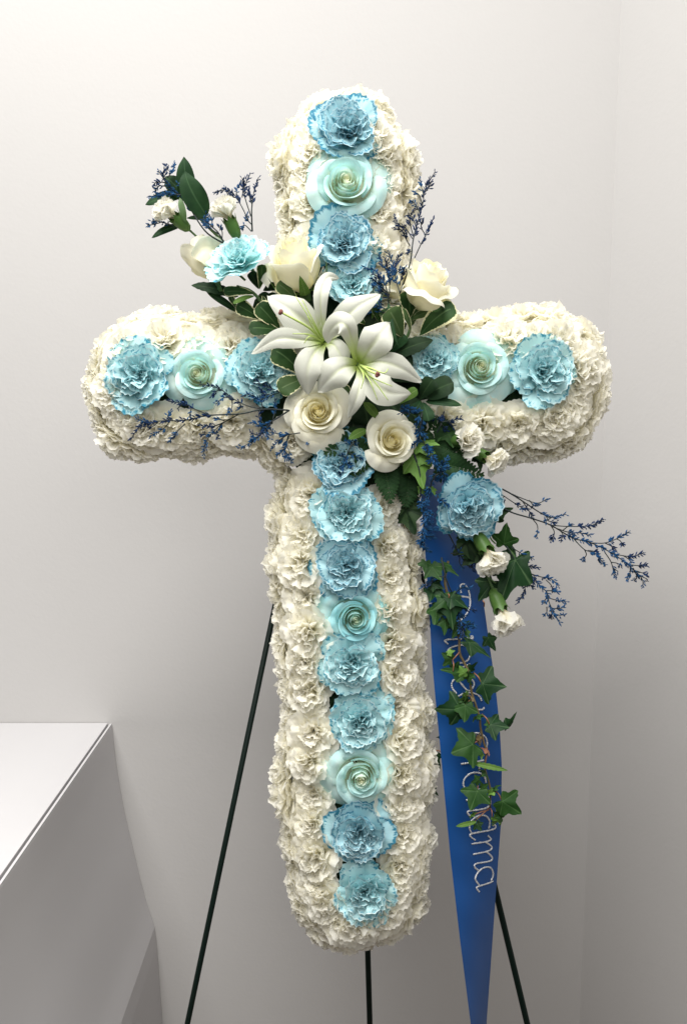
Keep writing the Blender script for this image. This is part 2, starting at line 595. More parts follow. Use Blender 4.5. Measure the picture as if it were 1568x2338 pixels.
D2R = math.radians
RINGS_OPEN = [  # n, L, W, th0, th1, power, ruffle, waves, fold
    (5, 1.06, 44, 38, 89, 0.7, 0.05, 1.1, 0.00),
    (6, 0.99, 40, 30, 72, 0.8, 0.075, 1.3, 0.00),
    (6, 0.92, 38, 22, 57, 0.9, 0.10, 1.5, 0.00),
    (7, 0.85, 36, 14, 42, 1.0, 0.13, 1.8, 0.02),
    (7, 0.79, 34, 8, 27, 1.0, 0.15, 2.0, 0.05),
    (5, 0.74, 34, 3, 14, 1.0, 0.15, 2.0, 0.06)]
RINGS_FULL = [
    (6, 1.02, 43, 42, 90, 0.8, 0.055, 1.2, 0.00),
    (6, 1.00, 40, 32, 74, 0.9, 0.085, 1.4, 0.00),
    (6, 0.95, 39, 22, 56, 0.9, 0.115, 1.6, 0.00),
    (6, 0.90, 37, 12, 37, 1.0, 0.14, 1.9, 0.02),
    (5, 0.84, 36, 4, 18, 1.0, 0.16, 2.1, 0.04)]
RINGS_WIDE = [
    (5, 1.05, 45, 40, 95, 0.7, 0.05, 1.1, 0.00),
    (6, 1.00, 41, 32, 82, 0.8, 0.075, 1.3, 0.00),
    (6, 0.92, 39, 24, 66, 0.9, 0.10, 1.5, 0.00),
    (6, 0.83, 38, 15, 48, 1.0, 0.13, 1.8, 0.02),
    (5, 0.75, 36, 8, 30, 1.0, 0.15, 2.0, 0.05),
    (4, 0.68, 36, 3, 14, 1.0, 0.15, 2.0, 0.06)]
RINGS_BUD = [
    (5, 1.18, 44, 8, 54, 1.4, 0.07, 1.3, -0.02),
    (6, 1.16, 40, 6, 38, 1.3, 0.09, 1.5, -0.02),
    (6, 1.14, 36, 4, 22, 1.3, 0.11, 1.8, 0.0),
    (4, 1.10, 34, 0, 8, 1.0, 0.12, 1.8, 0.02)]


def carnation_meshes(name, rings, seed, mat, jit=1.0, serr=0.035):
    rng = np.random.default_rng(seed)
    out = []
    nR = len(rings)
    off = rng.uniform(0, 6.28)
    for k, (n, L, W, t0, t1, pw, ruf, nr, fold) in enumerate(rings):
        lay = k / (nR - 1)
        for i in range(n):
            psi = off + (i + rng.uniform(-0.22, 0.22) * jit) * 2 * math.pi / n
            V, Fc, A = petal(rng, L * rng.uniform(0.88, 1.08), D2R(W * rng.uniform(0.85, 1.15)), D2R(t0 + rng.uniform(-6, 6) * jit),
                             D2R(t1 + rng.uniform(-13, 13) * jit), pw, ruf * rng.uniform(0.7, 1.3), nr * rng.uniform(0.8, 1.2), fold, serr,
                             psi, lay, z0=0.015 * k, r0=0.05 - 0.006 * k, skew=rng.uniform(-0.12, 0.12))
            me = make_mesh(name, V, Fc, A)
            me.materials.append(mat)
            out.append(me)
        off += rng.uniform(0.3, 0.9)
    return out


def rose_meshes(name, seed, mat, n=26, opn=1.0, guard=5, twist=1):
    rng = np.random.default_rng(seed)
    out = []
    closed = opn < 0.8
    for i in range(n):
        f = i / (n - 1)
        psi = i * 2.39996 * twist + rng.uniform(-0.3, 0.3)
        rho = 0.022 + 0.56 * opn * f ** (1.0 if closed else 1.12)
        h = 0.80 + 0.07 * math.sin(math.pi * f) - (0.10 if closed else 0.27) * f ** 2
        h *= 1 + rng.uniform(-0.03, 0.03)
        lip = (0.012 + (0.17 if closed else 0.32 * opn ** 1.5) * f ** 2.0) * rng.uniform(0.8, 1.15)
        half = 1.55 - 0.60 * f + rng.uniform(-0.15, 0.15)
        if i >= n - guard:
            lip *= 1.30
            h *= 0.92
        nu, nv = 21, 13
        s = np.linspace(0, 1, nv)[:, None] * np.ones((1, nu))
        t = np.linspace(-1, 1, nu)[None, :] * np.ones((nv, 1))
        ang = psi + half * t * (0.5 + 0.5 * np.clip(s * 1.6, 0, 1))
        wavy = 0.025 * f * np.sin(t * rng.uniform(3, 7) + rng.uniform(0, 6)) + 0.012 * f * np.sin(t * rng.uniform(9, 14) + rng.uniform(0, 6))
        point = 0.05 * f * np.exp(-((t - rng.uniform(-.2, .2)) / 0.22) ** 2) * rng.uniform(0.2, 1.3)
        top = h * (1 - (0.08 + 0.14 * f) * np.abs(t) ** 2.8) + point + wavy
        b = 0.24 + 0.76 * np.sin(np.clip(s / 0.55, 0, 1) * math.pi / 2)
        close_in = 1 - (0.42 * (1 - f) ** 1.3 + (0.16 if closed else 0.0)) * np.clip((s - 0.5) / 0.5, 0, 1) ** 1.5
        lf = np.clip((s - 0.60) / 0.40, 0, 1)
        k = min(1.0, max(0.0, (f - 0.35) / 0.4))
        roll = lip * (1 + k * (0.22 - 0.55 * np.abs(t) ** 2.2))
        tw = (0.10 + 0.10 * (1 - f) + rng.uniform(-0.09, 0.09)) * twist
        r = rho * b * close_in * (1 + tw * t) + roll * lf ** 1.5
        z = top * s - (0.25 + 0.50 * f) * roll * lf ** 3.0 - 0.10 * k * lf * np.abs(t) ** 4
        r = np.maximum(r, 0.005)
        V = np.stack([r * np.cos(ang), r * np.sin(ang), z], -1).reshape(-1, 3)
        A = np.stack([s, np.full_like(s, f), np.abs(t), np.full_like(s, rng.uniform())], -1).reshape(-1, 4)
        me = make_mesh(name, V, grid_faces(nv, nu), A)
        me.materials.append(mat)
        out.append(me)
    return out


def plant_flower(name, meshes, loc, axis, size, label, cat, group=None, spin=None):
    spin = random.uniform(0, 6.28) if spin is None else spin
    r = empty(name, None, label, cat, group, frame(loc, axis, spin, size))
    for me in meshes:
        o = bpy.data.objects.new('petal', me)
        COL.objects.link(o)
        o.parent = r
    return r


W_SETS = [carnation_meshes('petal', RINGS_FULL if k % 3 else RINGS_WIDE, 100 + k, M_WHITE, 1.35, 0.03) for k in range(12)]
B_SETS = [carnation_meshes('petal', RINGS_OPEN, 200 + k, (M_BLUE, M_BLUE_DEEP)[k % 2], 1.4) for k in range(16)]
B_PALE = carnation_meshes('petal', RINGS_OPEN, 231, M_BLUE_PALE, 1.2)

# the blue and aqua line down the middle of the cross: kind, x, y, radius, tilt, short name, label
LINE = [
    ('d', 793, 312, 86, (0.00, 0.14), 'topmost blue carnation', 'dark-edged blue carnation, topmost flower of the blue line', 'top'),
    ('r', 787, 440, 92, (0.05, 0.02), 'top aqua rose', 'large pale aqua rose under the topmost blue carnation', 'top'),
    ('d', 785, 563, 84, (0.0, -0.05), 'blue carnation under the top rose', 'blue carnation below the top aqua rose, beside a white rose', 'top'),
    ('b', 803, 660, 66, (0.1, 0.2), 'blue carnation above the lilies', 'small blue carnation tucked just above the upper lily', 'top'),
    ('b', 328, 860, 84, (-0.15, 0.0), 'blue carnation at the plinth-side arm tip', 'blue carnation at the tip of the plinth-side cross arm', 'left'),
    ('r', 460, 862, 76, (0.0, 0.0), 'aqua rose of the plinth-side arm', 'aqua rose on the plinth-side cross arm under blue statice', 'left'),
    ('b', 590, 855, 78, (0.30, 0.05), 'blue carnation by the lily petal', 'blue carnation half hidden by lily petal on plinth-side arm', 'left'),
    ('b', 990, 828, 66, (-0.2, 0.05), 'blue carnation behind the dark leaves', 'small blue carnation between dark leaves and the corner-side aqua rose', 'right'),
    ('r', 1087, 846, 80, (0.0, 0.0), 'aqua rose of the corner-side arm', 'aqua rose on the corner-side cross arm with tight spiral centre', 'right'),
    ('b', 1232, 852, 82, (0.10, 0.0), 'blue carnation at the corner-side arm tip', 'blue carnation at the tip of the corner-side cross arm', 'right'),
    ('d', 780, 1062, 78, (-0.05, 0.1), 'blue carnation under the lower roses', 'blue carnation just below the white roses, partly under fern', 'shaft'),
    ('b', 791, 1172, 80, (0.0, 0.0), 'blue carnation second down the shaft', 'blue carnation second from the top of the shaft', 'shaft'),
    ('d', 790, 1290, 80, (0.0, 0.0), 'deep-edged shaft carnation', 'blue carnation with deepest blue edges, above the upper shaft rose', 'shaft'),
    ('t', 808, 1405, 76, (0.05, -0.05), 'upper shaft rose', 'teal aqua rose, upper one of two on the shaft', 'shaft'),
    ('b', 803, 1508, 78, (0.0, 0.0), 'blue carnation under the upper shaft rose', 'blue carnation directly below the upper shaft rose', 'shaft'),
    ('b', 822, 1638, 80, (0.0, 0.0), 'blue carnation over the lower shaft rose', 'blue carnation directly above the lower shaft rose', 'shaft'),
    ('r', 823, 1755, 78, (0.0, -0.08), 'lower shaft rose', 'pale aqua rose, lower one of two on the shaft', 'shaft'),
    ('d', 818, 1888, 82, (0.0, -0.05), 'second-lowest blue carnation', 'blue carnation second from the bottom of the cross', 'shaft'),
    ('b', 832, 2022, 78, (0.0, -0.1), 'lowest blue carnation', 'blue carnation lowest in the blue line of the cross', 'shaft')]
for k, (kind, x, y, rad, tl, short, label, seg) in enumerate(LINE):
    ax = dr(tl[0], tl[1], 1.0)
    if kind in 'bd':
        ms = B_SETS[(2 * (k % 8)) if kind == 'b' else (2 * (k % 8) + 1)]
        plant_flower('blue_carnation', ms, pt(x, y, 0.008), ax, rad * PX * 1.01, label, 'carnation', 'blue carnations down the cross')
    else:
        ms = rose_meshes('petal', 300 + k, M_ROSE_TEAL if kind == 't' else M_ROSE_AQUA, 27, 1.0, 5, 1 if k % 3 else -1)
        plant_flower('aqua_rose', ms, pt(x, y, 0.004), ax, rad * PX * 1.17, label, 'rose', 'aqua roses down the cross')

# white carnations in two rows round the rim
WHITE = []
for row, step, inset, w, out_k, fr_k, rad in (('front row', 75, 93, -0.004, 0.42, 0.9, 66), ('outer rim', 58, 56, -0.024, 1.0, 0.20, 64)):
    P = resample(SIL, step)
    for j, p in enumerate(P):
        i = int(np.argmin(np.sum((DENSE - p) ** 2, 1)))
        nn = ND[i]
        q = p - nn * inset
        if 690 < q[0] < 930 and 690 < q[1] < 1010:
            continue
        WHITE.append((row, q, nn, w, out_k, fr_k, rad))
names = {}
recs = []
for row, q, nn, w, ok, fk, rad in WHITE:
    best = min(LINE, key=lambda L: (L[1] - q[0]) ** 2 + (L[2] - q[1]) ** 2)
    dx, dy = q[0] - best[1], q[1] - best[2]
    if best[7] in ('left', 'right'):
        tipward = -dx if best[7] == 'left' else dx
        rel = 'beyond' if 'tip' in best[5] and tipward > abs(dy) else ('above' if dy < 0 else 'below')
    else:
        end = (best[5] == 'topmost blue carnation' and -dy > abs(dx)) or (best[5] == 'lowest blue carnation' and dy > abs(dx))
        rel = ('above' if dy < 0 else 'below') if end else ('plinth side of' if dx < 0 else 'ribbon side of')
    recs.append((row, rel, best[5], q, nn, w, ok, fk, rad))
for rc in recs:
    names.setdefault(rc[:3], []).append(rc)
k = 0
for key, group in names.items():
    row, rel, short = key
    horiz = rel in ('above', 'below', 'beyond') and max(g[3][0] for g in group) - min(g[3][0] for g in group) > max(g[3][1] for g in group) - min(g[3][1] for g in group)
    group.sort(key=lambda g: g[3][0] if horiz else g[3][1])
    for i, (_, _, _, q, nn, w, ok, fk, rad) in enumerate(group):
        extra = ''
        if len(group) > 1:
            if horiz:
                extra = ('plinthmost', 'cornermost')[i] if len(group) == 2 else ('plinthmost', 'middle', 'cornermost')[i] if len(group) == 3 else ('plinthmost', 'second plinthward', 'third plinthward', 'fourth plinthward', 'fifth plinthward', 'sixth plinthward', 'seventh plinthward')[i]
            else:
                extra = ('upper', 'lower')[i] if len(group) == 2 else ('upper', 'middle', 'lower')[i] if len(group) == 3 else ('highest', 'second highest', 'third highest', 'fourth highest', 'fifth highest', 'sixth highest', 'seventh highest')[i]
            extra += ' '
        jx, jy = RNG.uniform(-5, 5, 2)
        ax = dr(nn[0] * ok + RNG.uniform(-.10, .10), -nn[1] * ok + RNG.uniform(-.10, .10), fk + RNG.uniform(-.1, .1))
        plant_flower('white_carnation', W_SETS[int(RNG.integers(0, 12))], pt(q[0] + jx, q[1] + jy, w + RNG.uniform(-0.003, 0.004)), ax,
                     rad * PX * RNG.uniform(0.88, 1.15), '%swhite carnation, %s, %s %s' % (extra, row, rel, short), 'carnation', 'white carnations covering the cross')
        k += 1
#PART2
# ------------------------------------------------------------------ leaves and blades
NV0 = dr(0, 0, 1)


def prof_obovate(s):
    return np.clip((s ** 0.95) * (1 - s) ** 0.42 / 0.452, 0, 1.2) * (s > 0) + 0.03 * (s < 0.15)


def prof_lance(s):
    return np.clip((s ** 0.65) * (1 - s) ** 0.85 / 0.418, 0, 1.2)


def prof_ovate(s):
    return np.clip((s ** 0.60) * (1 - s) ** 1.05 / 0.405, 0, 1.2)


def prof_round(s):
    return np.clip((s ** 0.55) * (1 - s) ** 0.45 / 0.507, 0, 1.2)


def prof_tepal(s):
    return (0.26 + 0.74 * np.sin(np.clip(s / 0.58, 0, 1) * math.pi / 2) ** 1.6) * np.clip((1 - s) / 0.40, 0, 1) ** 0.62


def blade(pts, hw, prof, N0=None, fold=0.0, curl=0.0, wave=0.0, nu=11, nv=15, seed=0, serr=0.0, edge_tip=False, rib=0.0):
    """A leaf or petal blade along pts; hw in metres; fold lifts the sides, curl bends the rims back."""
    rng = np.random.default_rng(seed)
    P = catmull(pts, nv)
    T = norm(np.gradient(P, axis=0))
    N0 = np.array(list(N0 if N0 is not None else NV0))
    S = norm(np.cross(T, N0[None, :]))
    N = np.cross(S, T)
    s = np.linspace(0, 1, nv)
    w = hw * prof(s)
    t = np.linspace(-1, 1, nu)
    ph = rng.uniform(0, 6.28, 3)
    V = []
    for j in range(nv):
        se = 1 + serr * (1 if j % 2 else -1)
        ww = w[j] * (1 + (se - 1) * np.abs(t) ** 4)
        d = fold * w[j] * np.abs(t) - curl * w[j] * t ** 2 * s[j] + wave * hw * np.sin(s[j] * 9 + ph[0] + (t > 0) * 2.1) * np.abs(t) ** 2 + rib * hw * np.exp(-(t / 0.12) ** 2) * (1 - s[j])
        V.append(P[j][None, :] + S[j][None, :] * (ww * t)[:, None] + N[j][None, :] * d[:, None])
    V = np.array(V).reshape(-1, 3)
    sg = (s[:, None] * np.ones((1, nu)))
    tg = np.abs(t)[None, :] * np.ones((nv, 1))
    if edge_tip:
        tg = np.maximum(tg, 1 - (1 - sg) * 7)
    A = np.stack([sg, tg, (t[None, :] * 0.5 + 0.5) * np.ones((nv, 1)), np.full((nv, nu), rng.uniform())], -1).reshape(-1, 4)
    return V, grid_faces(nv, nu), A


LEAF_SEED = [0]


def leaf(root, base, tip, hw, mat, shape=prof_obovate, bow=0.10, fold=0.12, yaw=0.0, name='leaf', serr=0.0, side=0.0, wave=0.05):
    """base and tip as (x, y, w); hw in sheet units; bow is the arch of the blade towards the viewer."""
    LEAF_SEED[0] += 1
    b, t = pt(*base), pt(*tip)
    L = (t - b).length
    d = (t - b).normalized()
    nrm = dr(math.sin(yaw), 0.25 * math.cos(yaw), math.cos(yaw))
    sd = d.cross(nrm).normalized()
    m1 = b + (t - b) * 0.35 + nrm * bow * L + sd * side * L
    m2 = b + (t - b) * 0.72 + nrm * bow * 0.9 * L + sd * side * L
    V, Fc, A = blade([b, m1, m2, t], hw * PX, shape, nrm, fold, 0.15, wave, 11, 17, LEAF_SEED[0], serr, mat in (M_PITTO, M_PITTO_MID))
    return link(name, make_mesh(name, V - np.array(list(root.location)), Fc, A), root, mat)


def stem(root, pts, r0, r1, mat, name='stem'):
    V, Fc = tube([pt(*p) for p in pts], r0, r1, 6, None if len(pts) == 2 else 5 * len(pts))
    return link(name, make_mesh(name, V - np.array(list(root.location)), Fc, np.zeros((len(V), 4))), root, mat)


def z3(x, y):                # sheet coordinates of points measured on enlarged parts of the photograph
    return 540.4 + x * .3447, 570.5 + y * .3447


def zl(x, y):
    return 420.35 + x * .1723, 570.5 + y * .1723


def zr(x, y):
    return 810.7 + x * .1723, 540.4 + y * .1723


def zu(x, y):
    return 300.25 + x * .2872, 330.3 + y * .2872


def zt1(x, y):
    return 570.5 + x * .2872, 180.2 + y * .2872


def za(x, y):
    return 168.1 + x * .3447, 660.6 + y * .3447


def zc(x, y):
    return 900.8 + x * .1723, 930.8 + y * .1723


def zs(x, y):
    return 900.8 + x * .383, 990.8 + y * .383


def z6(x, y):
    return 600.5 + x * .268, 990.8 + y * .268


def zv(x, y):                # upper stretch of the vine
    return (1580 + x * .2566) * .6005, (2150 + y * .2566) * .6005


def zw(x, y):                # lower stretch of the vine
    return (1600 + x * .2566) * .6005, (2700 + y * .2566) * .6005


def p3(f, x, y, w):
    a, b = f(x, y)
    return (a, b, w)


# ------------------------------------------------------------------ lilies
def lily(label, c, tepals, stamens, pistil):
    root = empty('lily', pt(*c), label, 'lily', 'white lilies at the centre of the spray')
    O = np.array(list(root.location))
    for k, (pts, hw, fold) in enumerate(tepals):
        V, Fc, A = blade([pt(*p) for p in pts], hw * 0.79 * PX, prof_tepal, None, fold * 1.25, 0.55, 0.12, 17, 31, 50 + k, 0.0, False, -0.10)
        link('tepal', make_mesh('tepal', V - O, Fc, A), root, M_LILY)
    for q in stamens:
        V, Fc = tube([pt(*p) for p in q], 0.00095, 0.0004, 6, 14)
        link('stamen', make_mesh('stamen', V - O, Fc), root, M_FILAMENT)
    V, Fc = tube([pt(*p) for p in pistil], 0.0013, 0.0010, 8, 14)
    ps = link('pistil', make_mesh('pistil', V - O, Fc), root, M_FILAMENT)
    tp = pt(*pistil[-1])
    d = (pt(*pistil[-1]) - pt(*pistil[-2])).normalized()
    mb = MB()
    for a in range(3):
        u = frame(tp, d, a * 2.094) @ Vector((0.0012, 0, 0.0004))
        n = 7
        for j in range(1):
            VV = []
            for th in np.linspace(0, math.pi, 6):
                for ph in np.linspace(0, 2 * math.pi, 8, endpoint=False):
                    VV.append((u.x + 0.0019 * math.sin(th) * math.cos(ph), u.y + 0.0019 * math.sin(th) * math.sin(ph), u.z + 0.0019 * math.cos(th)))
            FF = [(i * 8 + q, i * 8 + (q + 1) % 8, (i + 1) * 8 + (q + 1) % 8, (i + 1) * 8 + q) for i in range(5) for q in range(8)]
            mb.add(VV, FF)
    mb.build('stigma', M_STIGMA, ps, True, O)
    # the green throat the petals spring from
    V, Fc = tube([pt(c[0], c[1], c[2] - 0.03), pt(*c)], 0.004, 0.006, 10)
    link('throat', make_mesh('throat', V - O, Fc), root, M_CALYX)


lily('upper open white lily with petals over the plinth-side blue carnation', (740, 778, 0.040), [
    ([(740, 780, .040), (706, 742, .060), (662, 708, .068), (612, 676, .056)], 46, 0.25),
    ([(738, 776, .040), (733, 726, .060), (733, 672, .068), (748, 634, .060), (774, 636, .052)], 21, 0.34),
    ([(744, 777, .041), (772, 742, .062), (816, 700, .070), (868, 672, .058)], 36, 0.25),
    ([(737, 780, .041), (690, 776, .063), (632, 774, .066), (573, 808, .052)], 28, 0.28),
    ([(739, 783, .040), (716, 808, .064), (702, 850, .068), (704, 902, .056)], 39, 0.20),
    ([(744, 781, .040), (764, 790, .056), (780, 818, .058), (788, 842, .048)], 30, 0.20)],
    [[(738, 777, .044), (712, 735, .075), (675, 677, .082)], [(739, 777, .044), (718, 738, .078), (690, 684, .086)],
     [(737, 779, .044), (706, 764, .076), (668, 762, .080)], [(737, 780, .044), (708, 768, .076), (694, 784, .078)],
     [(738, 778, .044), (716, 752, .078), (702, 722, .088)]],
    [(738, 777, .044), (700, 745, .080), (642, 713, .092)])
lily('lower open white lily with brown-tipped pistil above the white roses', (818, 832, 0.046), [
    ([(816, 830, .046), (803, 778, .072), (792, 746, .084), (772, 738, .082), (752, 758, .072), (747, 784, .062)], 32, 0.22),
    ([(820, 829, .047), (842, 798, .072), (868, 764, .080), (890, 738, .066)], 46, 0.18),
    ([(821, 832, .047), (868, 826, .070), (918, 842, .070), (962, 872, .054)], 32, 0.25),
    ([(820, 835, .046), (846, 868, .070), (886, 896, .072), (938, 900, .054)], 42, 0.20),
    ([(818, 836, .046), (823, 872, .068), (812, 914, .070), (794, 956, .056)], 22, 0.28),
    ([(815, 834, .046), (786, 838, .068), (756, 860, .070), (726, 894, .056)], 44, 0.20)],
    [[(820, 833, .050), (850, 842, .086), (876, 852, .090), (886, 842, .088)], [(820, 833, .050), (850, 862, .084), (895, 882, .088)],
     [(820, 834, .050), (852, 868, .084), (886, 914, .086)], [(819, 834, .050), (842, 866, .084), (862, 914, .084)],
     [(818, 834, .050), (830, 858, .080), (824, 888, .080)]],
    [(820, 832, .050), (842, 846, .088), (861, 855, .094)])


# ------------------------------------------------------------------ loose roses and carnations of the spray
def loose_rose(loc, axis, size, n, opn, guard, seed, label, sepals=0):
    r = plant_flower('white_rose', rose_meshes('petal', seed, M_ROSE_WHITE, n, opn, guard, 1 if seed % 2 else -1), pt(*loc), dr(*axis), size * PX, label, 'rose', 'white roses in the spray')
    for k in range(sepals):
        a = k * 2 * math.pi / max(sepals, 1) + 0.3
        c, s = math.cos(a), math.sin(a)
        V, Fc, A = blade([(0.02 * c, 0.02 * s, -0.02), (0.26 * c, 0.26 * s, 0.02), (0.44 * c, 0.44 * s, 0.20), (0.50 * c, 0.50 * s, 0.46)], 0.10, prof_lance, (c * -0.5, s * -0.5, 1), 0.2, 0, 0, 7, 11, k)
        link('sepal', make_mesh('sepal', V, Fc, A), r, M_LIGHT_LEAF)
    V, Fc = tube([(0, 0, -0.34), (0, 0, -0.16), (0, 0, 0.03)], 0.05, 0.11, 10)
    link('stem', make_mesh('stem', V, Fc), r, M_STEM)
    return r


loose_rose((694, 664, .022), (-.26, .76, .60), 140, 20, 0.66, 1, 411, 'half-open white rose beside the pale blue carnation, above the upper lily', 5)
loose_rose((488, 634, .014), (-.42, .84, -.22), 122, 14, 0.56, 0, 412, 'closed white rose behind the pale blue carnation')
loose_rose((952, 702, .020), (.30, .76, .55), 124, 22, 0.76, 3, 413, 'ruffled white rose standing above the variegated leaves, corner side')
loose_rose((918, 690, .016), (-.22, .86, .30), 78, 12, 0.50, 3, 414, 'small white rosebud with green sepals behind the blue statice', 4)
loose_rose((728, 948, .020), (-.03, .08, 1.0), 86, 27, 0.92, 5, 415, 'open white rose facing out below the upper lily')
loose_rose((890, 1012, .022), (.14, .05, 1.0), 78, 25, 0.88, 4, 416, 'creamy white rose lowest in the spray, over the fern')
plant_flower('blue_carnation', B_PALE, pt(560, 618, .024), dr(-.30, .62, .70), 80 * PX, 'pale blue carnation between two white roses at the top of the spray', 'carnation', 'blue carnations in the spray')
plant_flower('blue_carnation', B_SETS[3], pt(1058, 1150, .012), dr(.22, -.30, .92), 84 * PX, 'blue carnation over the top of the blue ribbon', 'carnation', 'blue carnations in the spray')

M_SETS = [carnation_meshes('petal', RINGS_BUD, 500 + k, M_MINI, 0.8) for k in range(3)]


def mini(loc, axis, size, k, label, stem_to=None):
    r = plant_flower('mini_carnation', M_SETS[k % 3], pt(*loc), dr(*axis), size * 1.12 * PX, label, 'carnation', 'small white carnations of the spray')
    prof = [(0.10, -0.80), (0.22, -0.70), (0.30, -0.42), (0.32, -0.12), (0.31, 0.02)]
    n = 15
    V = [(R * math.cos(a), R * math.sin(a), z) for R, z in prof for a in np.linspace(0, 2 * math.pi, n, endpoint=False)]
    V += [((0.34 + 0.05 * (i % 3 == 1)) * math.cos(a), (0.34 + 0.05 * (i % 3 == 1)) * math.sin(a), 0.36 if i % 3 == 1 else 0.10) for i, a in enumerate(np.linspace(0, 2 * math.pi, n, endpoint=False))]
    m = len(prof)
    Fc = [(j * n + i, j * n + (i + 1) % n, (j + 1) * n + (i + 1) % n, (j + 1) * n + i) for j in range(m) for i in range(n)]
    link('calyx', make_mesh('calyx', V, Fc), r, M_CALYX)
    if stem_to:
        inv = r.matrix_world.inverted()
        e = inv @ pt(*stem_to)
        V, Fc = tube([(0, 0, -0.78), (0, 0, -1.1), tuple(e * 0.5 + Vector((0, 0, -0.6))), tuple(e)], 0.055, 0.06, 6, 14)
        link('stem', make_mesh('stem', V, Fc), r, M_STEM)
    return r


mini((404, 500, .026), (-.66, .50, .50), 40, 0, 'small white carnation highest toward the plinth, beside dark leaves', (560, 640, .01))
mini((527, 508, .022), (-.36, .80, .36), 42, 1, 'small white carnation just above the pale blue carnation', (590, 640, .01))
mini((1052, 1006, .030), (.42, -.02, .90), 42, 2, 'small white carnation facing out below the corner-side arm', (960, 980, .01))
mini((1104, 1042, .026), (.74, -.42, .50), 40, 0, 'small white carnation bud at the underside of the corner-side arm', (1000, 1000, .01))
mini((1106, 1250, .020), (.42, -.76, .42), 48, 1, 'small white carnation hanging under the spray by the ivy leaf', (1060, 1180, .0))
mini((1140, 1384, .016), (.30, -.86, .36), 48, 2, 'lowest small white carnation hanging beside the ribbon', (1075, 1220, .0))

# ------------------------------------------------------------------ leaf sprigs
S = empty('variegated_sprig', pt(582, 674, .018), 'variegated pittosporum sprig with cream-edged leaves, plinth side of upper lily', 'greenery', 'variegated greenery in the spray')
for f, b, t, hw, m, kw in [
        (zl, (940, 580, .020), (520, 560, .034), 80, M_PITTO, {}), (zl, (720, 800, .022), (620, 610, .034), 55, M_PITTO, dict(yaw=-.5)),
        (zl, (930, 610, .030), (650, 710, .044), 36, M_LIGHT_LEAF, dict(shape=prof_round)), (zl, (1010, 920, .022), (690, 730, .036), 115, M_PITTO, {}),
        (zl, (1270, 1060, .024), (970, 720, .040), 135, M_PITTO, {}), (zl, (1290, 1080, .026), (855, 1040, .040), 115, M_PITTO, {}),
        (zl, (1000, 520, .026), (1030, 190, .040), 75, M_PITTO, dict(yaw=.4)), (zl, (990, 520, .018), (880, 290, .024), 70, M_DARK_LEAF, {}),
        (zl, (1030, 600, .028), (1070, 730, .036), 38, M_PITTO, dict(yaw=.6)), (zl, (1510, 690, .030), (1230, 440, .044), 110, M_PITTO_MID, {}),
        (zl, (960, 700, .012), (1240, 640, .018), 90, M_DARK_LEAF, {}), (zl, (1050, 540, .010), (1350, 420, .014), 110, M_DARK_LEAF, {})]:
    leaf(S, p3(f, *b), p3(f, *t), hw * .1723, m, **kw)
stem(S, [p3(zl, 700, 480, .015), p3(zl, 950, 600, .020), p3(zl, 1300, 1100, .015)], .0014, .0018, M_STEM)

S = empty('variegated_sprig', pt(930, 745, .020), 'variegated pittosporum sprig with broad cream-edged leaves below the ruffled rose', 'greenery', 'variegated greenery in the spray')
for f, b, t, hw, m, kw in [
        (zr, (720, 1070, .024), (710, 715, .040), 140, M_PITTO, {}), (zr, (850, 1310, .030), (1330, 930, .044), 175, M_PITTO, dict(side=-.04)),
        (zr, (620, 1330, .034), (440, 960, .052), 165, M_PITTO_MID, {}), (zr, (735, 1270, .030), (610, 955, .044), 62, M_PITTO_MID, dict(yaw=.5)),
        (zr, (720, 1110, .018), (1000, 985, .030), 70, M_PITTO_MID, {}), (zr, (330, 1150, .026), (260, 900, .036), 60, M_PITTO, dict(yaw=-.4)),
        (zr, (560, 960, .028), (320, 1040, .036), 60, M_PITTO, dict(shape=prof_round)), (zr, (220, 1090, .024), (290, 860, .034), 55, M_LIGHT_LEAF, dict(yaw=.3)),
        (zr, (130, 1160, .020), (10, 1060, .026), 60, M_PITTO, {}), (zr, (440, 870, .040), (575, 1460, .050), 36, M_BIG_LEAF, dict(shape=prof_lance, side=.05))]:
    leaf(S, p3(f, *b), p3(f, *t), hw * .1723, m, **kw)
stem(S, [p3(zr, 740, 1000, .020), p3(zr, 700, 1300, .022), p3(zr, 480, 1560, .010)], .0014, .0018, M_STEM)

S = empty('variegated_sprig', pt(690, 860, .020), 'variegated pittosporum leaves under the upper lily, over the blue carnation', 'greenery', 'variegated greenery in the spray')
for f, b, t, hw, m, kw in [
        (z3, (430, 830, .026), (232, 660, .038), 88, M_PITTO, dict(side=.05)), (z3, (465, 850, .030), (275, 930, .040), 72, M_PITTO_MID, {}),
        (z3, (380, 700, .02), (225, 650, .03), 40, M_PITTO, dict(yaw=-.4)), (z3, (640, 880, .02), (740, 950, .03), 40, M_PITTO_MID, {}),
        (z3, (640, 640, .016), (560, 800, .02), 70, M_DARK_LEAF, {})]:
    leaf(S, p3(f, *b), p3(f, *t), hw * .3447, m, **kw)

